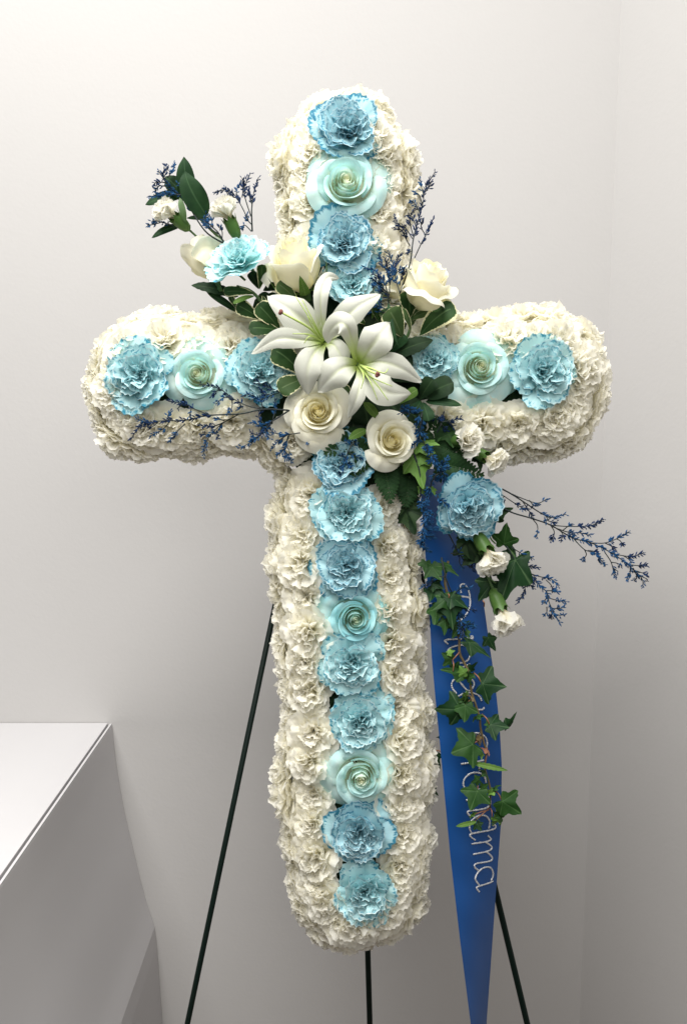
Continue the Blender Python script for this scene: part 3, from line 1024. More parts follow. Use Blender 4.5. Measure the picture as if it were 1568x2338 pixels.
S = empty('glossy_sprig', pt(960, 890, .020), 'dark glossy leaf rosette between the lower lily and corner-side aqua rose', 'greenery')
for f, b, t, hw, m, kw in [
        (z3, (1210, 990, .030), (1300, 855, .044), 58, M_DARK_LEAF, {}), (z3, (1240, 970, .030), (1435, 880, .044), 72, M_DARK_LEAF, dict(shape=prof_round)),
        (z3, (1250, 1005, .030), (1490, 1030, .044), 32, M_BIG_LEAF, dict(shape=prof_lance)), (z3, (1220, 1000, .028), (1165, 1090, .036), 44, M_BIG_LEAF, {}),
        (z3, (1230, 1010, .028), (1270, 1135, .040), 50, M_BIG_LEAF, {}), (z3, (1080, 1020, .034), (1195, 925, .046), 38, M_LIGHT_LEAF, dict(yaw=-.3)),
        (z3, (1260, 1000, .020), (1400, 960, .03), 45, M_DARK_LEAF, {}), (z3, (940, 1115, .03), (838, 1010, .044), 36, M_LIGHT_LEAF, dict(shape=prof_lance)),
        (z3, (860, 1190, .028), (740, 1255, .040), 34, M_LIGHT_LEAF, dict(shape=prof_lance))]:
    leaf(S, p3(f, *b), p3(f, *t), hw * .3447, m, **kw)

S = empty('broad_leaf_sprig', pt(905, 800, .010), 'dark toothed leaves around the lilies, deepest in the spray', 'greenery', 'dark leaves in the spray')
for f, b, t, hw, m, kw in [
        (zr, (480, 1580, .022), (1030, 1370, .036), 130, M_DARK_LEAF, dict(shape=prof_lance, serr=.05)), (zr, (470, 1560, .020), (760, 1740, .030), 160, M_DARK_LEAF, dict(shape=prof_lance)),
        (zr, (470, 1540, .024), (640, 1280, .034), 110, M_BIG_LEAF, {}), (zl, (720, 620, .012), (95, 470, .020), 88, M_DARK_LEAF, dict(shape=prof_lance, serr=.06)),
        (zl, (700, 820, .010), (300, 560, .016), 60, M_BIG_LEAF, dict(shape=prof_lance)), (z3, (600, 420, .012), (380, 260, .016), 90, M_DARK_LEAF, {}),
        (z3, (560, 560, .012), (440, 330, .016), 100, M_DARK_LEAF, {}), (z3, (700, 900, .012), (560, 700, .016), 110, M_DARK_LEAF, {}), (z3, (800, 700, .012), (950, 430, .016), 120, M_DARK_LEAF, {}),
        (z3, (820, 900, .010), (870, 1160, .016), 110, M_DARK_LEAF, {}), (z3, (900, 950, .010), (1120, 1120, .016), 110, M_DARK_LEAF, {}),
        (z3, (780, 1050, .008), (760, 1330, .012), 90, M_DARK_LEAF, {}), (z3, (1000, 860, .010), (1230, 760, .014), 110, M_DARK_LEAF, {}), (z3, (560, 300, .010), (480, 60, .014), 90, M_DARK_LEAF, {}),
        (z3, (1000, 950, .006), (1250, 1180, .010), 120, M_DARK_LEAF, {}), (z3, (1100, 1050, .006), (1300, 1330, .010), 110, M_DARK_LEAF, {}), (z3, (300, 420, .008), (120, 330, .012), 80, M_DARK_LEAF, {}),
        (z3, (700, 600, .004), (640, 930, .006), 170, M_DARK_LEAF, dict(bow=.02)), (z3, (900, 500, .004), (960, 860, .006), 170, M_DARK_LEAF, dict(bow=.02)), (z3, (500, 450, .004), (620, 760, .006), 160, M_DARK_LEAF, dict(bow=.02))]:
    leaf(S, p3(f, *b), p3(f, *t), hw * (.3447 if f is z3 else .1723), m, **kw)

S = empty('broad_leaf_sprig', pt(450, 500, .010), 'dark pointed leaves behind the two small white carnations near the plinth', 'greenery', 'dark leaves in the spray')
for b, t, hw, m, kw in [
        ((455, 470, .016), (418, 95, .028), 88, M_BIG_LEAF, dict(shape=prof_ovate)), ((600, 570, .024), (425, 205, .036), 112, M_BIG_LEAF, dict(shape=prof_ovate, side=-.06)),
        ((450, 440, .010), (270, 255, .016), 90, M_BIG_LEAF, dict(shape=prof_lance)), ((420, 400, .008), (112, 478, .018), 62, M_BIG_LEAF, dict(shape=prof_lance)),
        ((400, 640, .012), (162, 742, .022), 38, M_BIG_LEAF, dict(shape=prof_lance)), ((640, 600, .012), (440, 585, .016), 26, M_BIG_LEAF, dict(shape=prof_lance)),
        ((430, 620, .03), (385, 420, .034), 30, M_STEM, dict(shape=prof_lance))]:
    leaf(S, p3(zu, *b), p3(zu, *t), hw * .2872, m, **kw)
stem(S, [p3(zu, 400, 380, .012), p3(zu, 520, 560, .012), p3(zu, 760, 800, .012), (620, 660, .01)], .0012, .0016, M_STEM)


def frond(label, b, t, hw, n=9, bend=0.0):
    root = empty('fern_frond', pt(*b), label, 'fern', 'fern fronds in the spray')
    O = np.array(list(root.location))
    B, T = pt(*b), pt(*t)
    d = (T - B)
    L = d.length
    sd = d.normalized().cross(NV0).normalized()
    mid = B + d * 0.5 + sd * bend * L + NV0 * 0.04 * L
    P = catmull([B, mid, T], 40)
    V, Fc = tube([Vector(P[i]) for i in (0, 10, 20, 30, 39)], .0009, .0003, 5)
    link('rachis', make_mesh('rachis', V - O, Fc, np.zeros((len(V), 4))), root, M_FERN)
    for i in range(n):
        u = 0.08 + 0.86 * i / (n - 1)
        q = Vector(P[int(u * 39)])
        tg = (Vector(P[min(39, int(u * 39) + 1)]) - Vector(P[max(0, int(u * 39) - 1)])).normalized()
        ln = hw * PX * (1.0 - 0.85 * u ** 1.5) * (0.75 + 0.25 * min(1, u * 5))
        for sg in (-1, 1):
            e = q + (sd * sg * 0.85 + tg * 0.62).normalized() * ln + NV0 * random.uniform(-.1, .1) * ln
            m = q + (e - q) * 0.5 + NV0 * 0.10 * ln
            LEAF_SEED[0] += 1
            VV, FF, AA = blade([q, m, e], ln * 0.26, prof_lance, NV0, 0.1, 0, 0, 5, 9, LEAF_SEED[0], 0.16)
            link('leaflet', make_mesh('leaflet', VV - O, FF, AA), root, M_FERN)
    V, FF, AA = blade([Vector(P[34]), Vector(P[37]), T], hw * PX * 0.10, prof_lance, NV0, 0.1, 0, 0, 5, 7, 3)
    link('leaflet', make_mesh('leaflet', V - O, FF, AA), root, M_FERN)


frond('dark fern frond over the blue carnation under the open white rose', p3(z3, 850, 1215, .018), p3(z3, 575, 1355, .034), 42, 9)
frond('dark fern frond hanging straight down beside the lowest white rose', p3(z3, 860, 1270, .020), p3(z3, 765, 1500, .034), 46, 9)
frond('serrated fern tip hanging over white carnations under the lowest white rose', p3(z6, 1030, 240, .018), p3(z6, 1088, 600, .030), 40, 10)
frond('dark fern frond under the lowest small bud of the corner-side arm', p3(zc, 480, 700, .016), p3(zc, 1190, 905, .032), 44, 12)
frond('dark fern frond behind the facing small white carnation', p3(zc, 380, 420, .012), p3(zc, 900, 640, .022), 50, 11)
frond('dark fern frond toward the corner-side aqua rose', p3(zc, 330, 330, .010), p3(zc, 760, 230, .020), 44, 10)
frond('dark fern frond behind the ribbon top beside white carnations', p3(zc, 200, 700, .006), p3(zc, 150, 1330, .014), 50, 12)
frond('dark fern frond under the blue carnation over the ribbon', p3(zc, 1060, 1560, -.004), p3(zc, 920, 2000, .006), 46, 10)


# ------------------------------------------------------------------ statice
def statice(label, f, w, branches, dark=0.0, start=0.25, dens=1.0, wob=0.010, scale=None, flo=1.0):
    k = {zu: .2872, zt1: .2872, za: .3447, zc: .1723, zs: .383, z6: .268, zv: .2566 * .6005}[f]
    b0 = branches[0][0]
    x0, y0 = f(*b0)
    root = empty('statice_sprig', pt(x0, y0, w), label, 'statice', 'blue statice sprigs')
    O = np.array(list(root.location))
    st = MB()
    rng = np.random.default_rng(len(label) + int(x0))
    for bi, br in enumerate(branches):
        n = len(br)
        dz = rng.uniform(-wob, wob)
        P = [pt(*f(x, y), w + (dz if bi else 0.0) * i / max(1, n - 1) + 0.006 * math.sin(i * 1.3 + bi)) for i, (x, y) in enumerate(br)]
        C = catmull(P, max(8, 6 * n))
        V, Fc = tube([Vector(c) for c in C], 0.0009 if bi == 0 else 0.0006, 0.0004, 5)
        st.add(V, Fc)
        seg = np.linalg.norm(np.diff(C, axis=0), axis=1)
        D = np.r_[0, np.cumsum(seg)]
        s0 = start if bi else max(start, 0.45)
        mb = MB()
        step = 0.00150 / dens
        for q in np.arange(D[-1] * s0, D[-1], step):
            p = np.array([np.interp(q, D, C[:, a]) for a in range(3)])
            p2 = np.array([np.interp(min(D[-1], q + 0.002), D, C[:, a]) for a in range(3)])
            p1 = np.array([np.interp(max(0, q - 0.002), D, C[:, a]) for a in range(3)])
            tg = norm(p2 - p1)
            fr = (q / D[-1] - s0) / (1 - s0)
            gap = math.sin(q * 420 + bi * 2.0)
            if gap < -0.75 and fr < 0.6:
                continue
            for _ in range(2 if fr < 0.85 else 1):
                rv = rng.normal(size=3)
                d = norm(tg * rng.uniform(0.55, 1.2) + norm(rv - tg * np.dot(rv, tg)) * rng.uniform(0.45, 1.0))
                ln = rng.uniform(0.0044, 0.0068) * flo * 1.04 * (1.0 - 0.25 * fr)
                r = ln * 0.15
                a = norm(np.cross(d, [0.3, 0.5, 0.8]))
                b = np.cross(d, a)
                m = p + d * ln * 0.62
                VV = [p] + [m + r * (math.cos(t) * a + math.sin(t) * b) for t in (0, 1.57, 3.14, 4.71)] + [p + d * ln]
                mb.add(VV, [(0, 2, 1), (0, 3, 2), (0, 4, 3), (0, 1, 4), (5, 1, 2), (5, 2, 3), (5, 3, 4), (5, 4, 1)])
        if mb.n:
            mb.build('floret_cluster', M_FLORET_DARK if rng.uniform() < dark else M_FLORET, root, False, O)
    st.build('stem', M_SPRIG, root, True, O)


statice('blue statice sprig behind dark leaves, farthest toward the plinth', zu, .026, [
    [(740, 790), (600, 700), (500, 560), (430, 430), (330, 360), (250, 260), (215, 205)], [(250, 280), (280, 210), (272, 155)], [(290, 260), (330, 200), (338, 155)],
    [(260, 300), (200, 300), (165, 328)], [(270, 330), (220, 330), (185, 370)], [(300, 370), (210, 400), (138, 415)], [(430, 430), (415, 350), (428, 270)], [(390, 400), (400, 330), (370, 310)],
    [(400, 400), (290, 390), (190, 410)], [(330, 640), (250, 620), (190, 605), (160, 610)], [(230, 620), (170, 635), (130, 640)], [(290, 300), (250, 240), (265, 190)]], 0.3, 0.2)
statice('blue statice sprig between the two small white carnations near the plinth', zu, .030, [
    [(745, 795), (690, 700), (640, 650), (600, 600), (592, 530)], [(690, 710), (620, 660), (575, 630)], [(650, 650), (600, 620), (570, 590)], [(640, 640), (640, 590), (620, 560)], [(720, 760), (720, 690), (690, 650)]], 0.2, 0.35)
statice('two-pronged statice sprig standing above the pale blue carnation', zu, .024, [
    [(960, 690), (955, 560), (960, 470), (975, 370), (1010, 260)], [(950, 570), (900, 410), (900, 330), (948, 225)], [(930, 600), (870, 480), (820, 400), (760, 360), (655, 378)],
    [(850, 450), (835, 360), (880, 300)], [(810, 395), (770, 400), (745, 345)], [(880, 420), (890, 320), (880, 265)], [(960, 640), (925, 600), (920, 555)], [(955, 690), (900, 640), (868, 668)], [(960, 480), (935, 400), (930, 350)], [(850, 430), (800, 410), (790, 370)]], 0.45, 0.35)
statice('tall statice sprig rising beside the ruffled white rose', zt1, .026, [
    [(1190, 1710), (1270, 1470), (1300, 1260), (1370, 1000), (1390, 880), (1472, 735)], [(1370, 1000), (1340, 920), (1300, 900)], [(1350, 1060), (1300, 980), (1265, 960)], [(1380, 930), (1360, 850), (1355, 800)],
    [(1300, 1260), (1270, 1130), (1290, 1060), (1340, 1030)], [(1290, 1270), (1230, 1180), (1180, 1160), (1140, 1085)], [(1240, 1200), (1190, 1200), (1140, 1185)], [(1300, 1440), (1370, 1290), (1430, 1180), (1452, 1115)],
    [(1290, 1370), (1250, 1375)], [(1320, 1180), (1290, 1100), (1250, 1080)], [(1395, 1240), (1360, 1180), (1370, 1120)], [(1270, 1330), (1230, 1250), (1230, 1200)], [(1390, 900), (1430, 850), (1440, 810)]], 0.6, 0.35)
statice('bushy blue statice sprig between the upper lily and ruffled white rose', zt1, .036, [
    [(1110, 1880), (1090, 1700), (1060, 1600), (1000, 1530), (910, 1495)], [(1110, 1700), (1100, 1560), (1050, 1470), (1020, 1400)], [(1190, 1700), (1150, 1560), (1130, 1450), (1090, 1375)],
    [(1130, 1600), (1170, 1450), (1198, 1385)], [(1190, 1640), (1200, 1560), (1252, 1520)], [(1090, 1700), (1000, 1610), (955, 1585)], [(1060, 1650), (1010, 1570), (980, 1550)], [(1060, 1720), (1000, 1650), (980, 1640)],
    [(1110, 1840), (990, 1800), (900, 1800)], [(1090, 1860), (960, 1850), (890, 1870)], [(1120, 1760), (1060, 1690), (1020, 1680)], [(1140, 1560), (1180, 1530), (1240, 1500)], [(1090, 1560), (1090, 1480), (1075, 1430)],
    [(1060, 1800), (1010, 1760), (930, 1770)], [(1110, 1640), (1130, 1540), (1130, 1490)]], 0.25, 0.2, 1.2)
statice('long blue statice sprig lying across the plinth-side arm', za, .040, [
    [(1420, 800), (1260, 795), (1100, 825), (900, 835), (780, 860), (700, 870), (600, 870), (480, 890), (420, 930), (378, 1002)], [(900, 832), (820, 800), (740, 760), (630, 742)], [(1260, 795), (1150, 770), (1050, 720), (970, 660), (848, 628)],
    [(1050, 720), (990, 720), (945, 760)], [(1050, 725), (1050, 780), (1025, 825)], [(560, 880), (470, 875), (418, 858)], [(640, 870), (600, 920), (515, 970)], [(740, 890), (690, 940), (635, 1012)], [(640, 880), (625, 840), (640, 810)],
    [(1100, 825), (1000, 880), (930, 940), (880, 1010), (858, 1105)], [(1000, 880), (930, 905), (842, 905)], [(900, 975), (870, 960), (842, 965)], [(930, 940), (950, 960), (960, 992)], [(780, 790), (770, 830), (770, 850)], [(720, 760), (690, 790)],
    [(970, 660), (925, 690), (920, 710)], [(1100, 745), (1110, 780), (1090, 790)], [(560, 880), (520, 910), (480, 905)], [(1000, 870), (950, 855), (935, 850)]], 0.35, 0.35)
statice('tangled blue statice sprig beside the open white rose, plinth side', za, .036, [
    [(1430, 800), (1320, 870), (1250, 900), (1170, 880)], [(1320, 870), (1240, 960), (1165, 945)], [(1240, 960), (1180, 1010), (1100, 1052)], [(1320, 860), (1340, 780), (1332, 728)], [(1250, 795), (1240, 740), (1180, 700), (1125, 702)],
    [(1360, 680), (1300, 650), (1200, 605)], [(1360, 685), (1290, 710), (1215, 742)], [(1500, 950), (1420, 960), (1330, 950), (1270, 890)], [(1420, 960), (1350, 1010), (1305, 1055)], [(1430, 960), (1390, 1060), (1345, 1105)],
    [(1420, 970), (1400, 1090), (1452, 1140)], [(1480, 960), (1540, 990), (1560, 1025)], [(1290, 880), (1270, 940), (1300, 990)], [(1240, 960), (1210, 990), (1190, 980)], [(1410, 1040), (1430, 1080), (1400, 1120)], [(1300, 700), (1260, 690), (1240, 660)], [(1260, 890), (1230, 850), (1240, 800)]], 0.15, 0.25, 1.1)
statice('dense bright blue statice sprig beside the lowest white rose', zc, .040, [
    [(360, 60), (345, 180), (330, 300), (320, 420), (270, 470), (205, 520)], [(330, 90), (300, 160), (270, 250)], [(350, 120), (370, 210), (340, 300)], [(330, 300), (290, 330), (260, 320)], [(330, 330), (380, 350), (400, 400)],
    [(370, 430), (430, 550), (500, 650), (580, 780), (640, 860), (690, 910)], [(600, 770), (650, 720), (695, 665)], [(590, 790), (640, 800), (715, 790)], [(640, 860), (660, 930), (685, 1015)], [(430, 520), (470, 560), (460, 600)], [(500, 650), (470, 690), (520, 700)], [(120, 60), (220, 40), (330, 60)], [(60, 20), (160, 10), (260, 30)], [(200, 90), (140, 60), (80, 70)]], 0.0, 0.05, 1.5, 0.008, None, 1.1)
statice('dense bright blue statice trail beside the blue carnation over the ribbon', zc, .034, [
    [(640, 840), (570, 880), (500, 960), (470, 1060), (440, 1180), (350, 1260), (330, 1300)], [(560, 880), (520, 900), (490, 1000)], [(470, 1060), (430, 1090), (425, 1150)], [(520, 950), (580, 930), (610, 890)], [(350, 1250), (370, 1330), (400, 1400), (440, 1480)],
    [(370, 1340), (430, 1380), (500, 1420)], [(400, 1400), (380, 1560), (360, 1740), (380, 1850), (465, 1915)], [(380, 1590), (450, 1620), (560, 1615)], [(370, 1690), (440, 1710), (520, 1700)], [(380, 1500), (430, 1520), (490, 1530)], [(365, 1740), (340, 1780), (350, 1820)],
    [(540, 1130), (600, 1220), (640, 1240), (700, 1310)], [(340, 1260), (400, 1270), (420, 1250)], [(380, 1620), (370, 1700), (380, 1800)]], 0.05, 0.05, 1.5, 0.008, None, 1.1)
statice('dark statice sprig in front of the corner-side arm by the small white carnation', zc, .030, [
    [(560, 330), (610, 230), (620, 180), (640, 90)], [(615, 190), (720, 175), (800, 160), (890, 135)], [(620, 220), (660, 270), (690, 320)], [(700, 180), (740, 210), (780, 250)], [(610, 230), (580, 180), (590, 150)], [(530, 240), (490, 170), (500, 120)]], 0.9, 0.3)
statice('blue statice over the fern just under the open white rose', z6, .036, [
    [(780, 60), (735, 130), (700, 220), (650, 350)], [(725, 150), (780, 190), (850, 212)], [(740, 120), (760, 60), (810, 90)], [(700, 220), (690, 180), (670, 190)], [(700, 230), (740, 260), (750, 270)], [(735, 120), (710, 80), (720, 50)]], 0.0, 0.15, 1.1)
statice('longest statice sprig reaching toward the side wall', zs, .010, [
    [(580, 400), (690, 465), (820, 505), (930, 545), (1060, 620), (1170, 650), (1300, 715), (1400, 790), (1470, 860), (1478, 915)], [(930, 545), (1050, 552), (1170, 545), (1243, 508)], [(930, 550), (1030, 585), (1100, 590), (1165, 605)], [(820, 505), (850, 550), (845, 615)], [(930, 545), (950, 590), (928, 640)],
    [(980, 570), (1000, 600), (990, 638)], [(1060, 620), (1130, 690), (1190, 710), (1255, 785)], [(1130, 690), (1140, 720), (1118, 755)], [(1150, 695), (1190, 700), (1208, 712)], [(1170, 650), (1250, 650), (1320, 625), (1395, 582)], [(1250, 650), (1290, 670), (1312, 702)], [(1320, 625), (1345, 640), (1355, 665)],
    [(1250, 705), (1290, 770), (1308, 860)], [(1290, 765), (1320, 770), (1345, 782)], [(1300, 800), (1330, 820)], [(1300, 715), (1400, 730), (1482, 710)], [(1360, 725), (1390, 745), (1410, 770)], [(1400, 780), (1450, 785), (1503, 780)], [(1400, 785), (1400, 830), (1380, 865)], [(1430, 815), (1480, 830), (1505, 840)], [(1470, 850), (1500, 865), (1500, 880)], [(1420, 800), (1440, 850), (1425, 875)],
    [(1000, 575), (1040, 545), (1058, 545)]], 0.35, 0.45, 1.2)
statice('thin upper statice sprig over the longest sprig, toward the side wall', zs, .014, [
    [(590, 305), (680, 350), (760, 400), (850, 460), (900, 488), (930, 498), (1020, 478)], [(680, 350), (760, 385), (850, 412), (910, 385)], [(600, 330), (650, 370), (750, 435), (792, 442)], [(650, 370), (640, 395)], [(760, 400), (800, 460), (820, 500)], [(900, 488), (920, 520), (960, 525)], [(800, 395), (820, 420), (825, 430)], [(750, 430), (755, 450)], [(930, 500), (900, 520)]], 0.5, 0.62, 1.0)
statice('drooping statice sprig beside the hanging small white carnations', zs, .008, [
    [(640, 640), (680, 690), (720, 760), (800, 830), (870, 910), (905, 945), (925, 1020), (985, 1130)], [(680, 665), (750, 710), (822, 742)], [(800, 830), (860, 850), (930, 865), (972, 905)], [(740, 770), (800, 790), (858, 795)], [(740, 780), (760, 850), (775, 920), (732, 1012)], [(760, 850), (790, 880), (825, 918)], [(810, 830), (830, 850), (830, 890)], [(900, 870), (930, 900), (945, 935)],
    [(905, 935), (945, 935), (970, 945)], [(905, 975), (960, 990), (1022, 1000)], [(910, 970), (895, 990), (890, 1010)], [(905, 1030), (905, 1060), (893, 1078)], [(930, 1040), (980, 1040), (1012, 1030)], [(945, 1070), (980, 1080), (1005, 1078)], [(930, 1030), (935, 1080), (930, 1095)], [(670, 760), (640, 810), (610, 845)], [(780, 790), (790, 760)]], 0.5, 0.4, 1.2)
statice('blue statice sprig low over the ribbon behind the blue carnation', zc, .004, [
    [(640, 1560), (740, 1720), (830, 1900), (870, 1960)], [(740, 1930), (810, 1930), (880, 1885)], [(870, 1950), (930, 2040), (1050, 2045)], [(900, 2000), (960, 2090), (1060, 2100)], [(860, 1980), (860, 2060), (900, 2120)], [(960, 2060), (1010, 2120), (1070, 2160)]], 0.1, 0.55, 1.1)
statice('blue statice strands drooping among ivy leaves on the ribbon', zv, .022, [
    [(380, -120), (430, 130), (500, 330), (580, 480), (610, 640), (640, 860), (660, 1010), (700, 1120)], [(440, 180), (330, 160), (200, 250), (75, 315)], [(250, 210), (230, 260), (150, 300)], [(600, 560), (480, 630), (290, 735)], [(470, 640), (420, 690), (330, 720)], [(640, 860), (760, 880), (850, 870), (862, 935)],
    [(610, 640), (740, 640), (890, 672)], [(560, 440), (680, 330), (820, 330)], [(610, 640), (680, 740), (740, 740)], [(640, 860), (560, 900), (520, 960)], [(650, 950), (600, 1000), (560, 1050)], [(655, 1000), (720, 1040), (750, 1130)], [(650, 900), (700, 960), (690, 1060)], [(630, 780), (690, 850), (730, 860)]], 0.2, 0.25, 1.1)

# ------------------------------------------------------------------ ribbon and its lettering
LE = np.array([(1060, 955), (1200, 966), (1400, 980), (1500, 985), (1600, 994), (1700, 1004), (1800, 1013), (1950, 1027), (2150, 1050), (2338, 1074), (2700, 1105)], float)
RE = np.array([(1060, 1010), (1200, 1062), (1300, 1092), (1380, 1104), (1480, 1118), (1560, 1130), (1660, 1140), (1750, 1145), (1880, 1143), (2030, 1132), (2200, 1120), (2338, 1110), (2700, 1122)], float)


def ribbon_w(a, y):
    l, r = np.interp(y, LE[:, 0], LE[:, 1]), np.interp(y, RE[:, 0], RE[:, 1])
    dz = math.sqrt(max(0.0, 0.0655 ** 2 - ((r - l) * PX) ** 2))
    base = np.interp(y, [1060, 1300, 2338, 2700], [-0.015, -0.010, -0.004, -0.004])
    return base - dz * a * 0.9 + 0.006 * math.sin(a * math.pi) - 0.002 * math.sin(y / 90.0) * a + 0.0012 * math.sin(y / 47.0 + a * 2.2) + 0.0006 * math.sin(y / 19.0 - a * 3.0)


def ribbon_pt(x, y, lift=0.0):
    l, r = np.interp(y, LE[:, 0], LE[:, 1]), np.interp(y, RE[:, 0], RE[:, 1])
    a = (x - l) / (r - l)
    return pt(x, y, ribbon_w(a, y) + lift)


def mat_ribbon():
    m, nt = new_mat('blue_satin')
    g = NT(nt)
    n = g.noise(12.0, 3.0)
    c = g.mix(n, (0.006, 0.055, 0.205), (0.010, 0.068, 0.24))
    w = g.noise(900.0, 1.0)
    b = g.node('ShaderNodeBump')
    b.inputs['Strength'].default_value = 0.08
    b.inputs['Distance'].default_value = 0.0005
    nt.links.new(w, b.inputs['Height'])
    g.out(g.principled(c, 0.40, 0.22, Normal=b.outputs[0]))
    return m


root = empty('ribbon', pt(1010, 1150, -.015), 'long royal blue satin ribbon with silver lettering hanging from the spray', 'ribbon')
O = np.array(list(root.location))
ys = np.linspace(1070, 2690, 110)
nu = 15
V = []
for y in ys:
    l, r = np.interp(y, LE[:, 0], LE[:, 1]), np.interp(y, RE[:, 0], RE[:, 1])
    for a in np.linspace(0, 1, nu):
        V.append(list(ribbon_pt(l + (r - l) * a, y)))
rb = make_mesh('band', np.array(V) - O, grid_faces(len(ys), nu))
band = link('band', rb, root, mat_ribbon())
STROKES = [
    [(1752, 2255), (1748, 2232), (1756, 2221), (1767, 2224), (1780, 2244), (1786, 2275), (1786, 2300), (1779, 2322), (1762, 2348), (1735, 2362), (1706, 2350), (1690, 2318), (1688, 2290)], [(1690, 2272), (1720, 2268), (1754, 2268), (1784, 2272)],
    [(1703, 2449), (1690, 2437), (1701, 2432), (1727, 2431), (1760, 2428), (1784, 2426), (1796, 2428), (1795, 2420), (1787, 2419)],
    [(1701, 2476), (1708, 2466), (1729, 2457), (1760, 2453), (1778, 2464), (1786, 2487), (1778, 2509), (1762, 2519), (1747, 2521)], [(1749, 2541), (1765, 2534), (1785, 2525)],
    [(1735, 2637), (1721, 2620), (1716, 2602), (1724, 2586), (1742, 2577), (1767, 2574), (1788, 2580), (1801, 2596), (1798, 2612), (1784, 2626), (1772, 2622), (1758, 2606), (1739, 2583)],
    [(1830, 2665), (1822, 2648), (1800, 2636), (1775, 2634), (1757, 2639), (1739, 2650), (1727, 2668), (1726, 2688), (1738, 2706)], [(1738, 2706), (1775, 2704), (1812, 2699), (1832, 2698), (1839, 2693), (1836, 2689)],
    [(1849, 2842), (1851, 2823), (1844, 2803), (1826, 2790), (1803, 2787), (1780, 2792), (1756, 2808), (1746, 2828), (1751, 2848), (1768, 2866), (1792, 2872), (1806, 2860), (1808, 2832)],
    [(1751, 2905), (1795, 2899), (1838, 2891)], [(1823, 2930), (1821, 2918), (1829, 2912), (1840, 2908), (1845, 2898)],
    [(1846, 2976), (1842, 2956), (1826, 2941), (1800, 2938), (1780, 2946), (1764, 2964), (1761, 2984), (1769, 3000)], [(1777, 3027), (1770, 3014), (1780, 3007), (1813, 3002), (1850, 2994)],
    [(1771, 3043), (1810, 3036), (1852, 3030), (1863, 3044), (1862, 3060), (1851, 3070), (1836, 3076), (1813, 3080), (1777, 3086), (1786, 3104)],
    [(1857, 3151), (1860, 3134), (1859, 3119), (1848, 3104), (1828, 3100), (1809, 3106), (1792, 3121), (1785, 3138), (1785, 3153), (1792, 3168)], [(1872, 3140), (1877, 3135), (1883, 3143), (1878, 3151), (1857, 3158), (1828, 3163), (1797, 3169), (1786, 3174), (1790, 3183), (1806, 3195)],
    [(1853, 3177), (1864, 3188), (1862, 3195), (1845, 3201), (1818, 3205), (1792, 3209)], [(1845, 3202), (1860, 3212), (1869, 3222), (1864, 3231), (1849, 3238), (1825, 3243), (1797, 3249)],
    [(1849, 3239), (1866, 3255), (1870, 3266), (1864, 3273), (1845, 3278), (1813, 3283), (1803, 3290), (1806, 3300), (1819, 3311)],
    [(1866, 3349), (1872, 3335), (1873, 3318), (1867, 3303), (1855, 3297), (1837, 3300), (1822, 3311), (1812, 3324), (1806, 3339), (1809, 3350), (1821, 3366)], [(1874, 3350), (1857, 3358), (1832, 3366), (1813, 3373), (1812, 3380), (1822, 3392)]]
LETTERS = [[0, 1], [2], [3, 4], [5], [6, 7], [8], [9, 10], [11, 12], [13], [14, 15], [16, 17, 18], [19, 20]]
MBS = []
rg = np.random.default_rng(5)
for stv in STROKES:
    Q = catmull([(x * .6005, y * .6005, 0) for x, y in stv], max(8, 9 * len(stv)))
    P = [ribbon_pt(x, y, 0.0006) for x, y, _ in Q]
    n = 6
    C = np.array([list(p) for p in P])
    T = norm(np.gradient(C, axis=0))
    Nn = np.array(list(dr(0.2, 0, 1)))
    A = norm(np.cross(T, Nn[None, :]))
    B = norm(np.cross(A, T))
    R = 0.00095 * rg.uniform(0.72, 1.22, len(C))
    ang = np.linspace(0, 2 * np.pi, n, endpoint=False)
    V = (C[:, None, :] + R[:, None, None] * (np.cos(ang)[None, :, None] * A[:, None, :] + 0.35 * np.sin(ang)[None, :, None] * B[:, None, :])).reshape(-1, 3)
    Fc = [(j * n + i, j * n + (i + 1) % n, (j + 1) * n + (i + 1) % n, (j + 1) * n + i) for j in range(len(C) - 1) for i in range(n)]
    Fc += [tuple(range(n))[::-1], tuple((len(C) - 1) * n + i for i in range(n))]
    MBS.append((V, Fc))


def mat_glitter():
    m, nt = new_mat('silver_glitter')
    g = NT(nt)
    n = g.noise(1500.0, 1.0)
    c = g.mix(g.step(n, 0.38, 0.62), (0.42, 0.43, 0.45), (0.88, 0.89, 0.91))
    b = g.node('ShaderNodeBump')
    b.inputs['Strength'].default_value = 0.9
    b.inputs['Distance'].default_value = 0.0008
    nt.links.new(g.noise(1100.0, 1.0), b.inputs['Height'])
    g.out(g.principled(c, 0.38, 0.5, Metallic=0.35, Normal=b.outputs[0]))
    return m


M_GLITTER = mat_glitter()
for grp in LETTERS:
    mb = MB()
    for i in grp:
        mb.add(*MBS[i])
    mb.build('letter', M_GLITTER, root, True, O)

# ------------------------------------------------------------------ ivy
IVY_HALF = [(0.0, 0.0), (0.10, -0.10), (0.24, -0.18), (0.38, -0.20), (0.45, -0.08), (0.47, 0.05), (0.60, 0.11), (0.72, 0.20), (0.80, 0.36), (0.64, 0.44), (0.46, 0.48), (0.34, 0.54), (0.27, 0.66), (0.17, 0.83), (0.0, 1.02)]
IVY_TIPS = [(0, 1.02), (0.76, 0.36), (-0.76, 0.36), (0.36, -0.19), (-0.36, -0.19)]


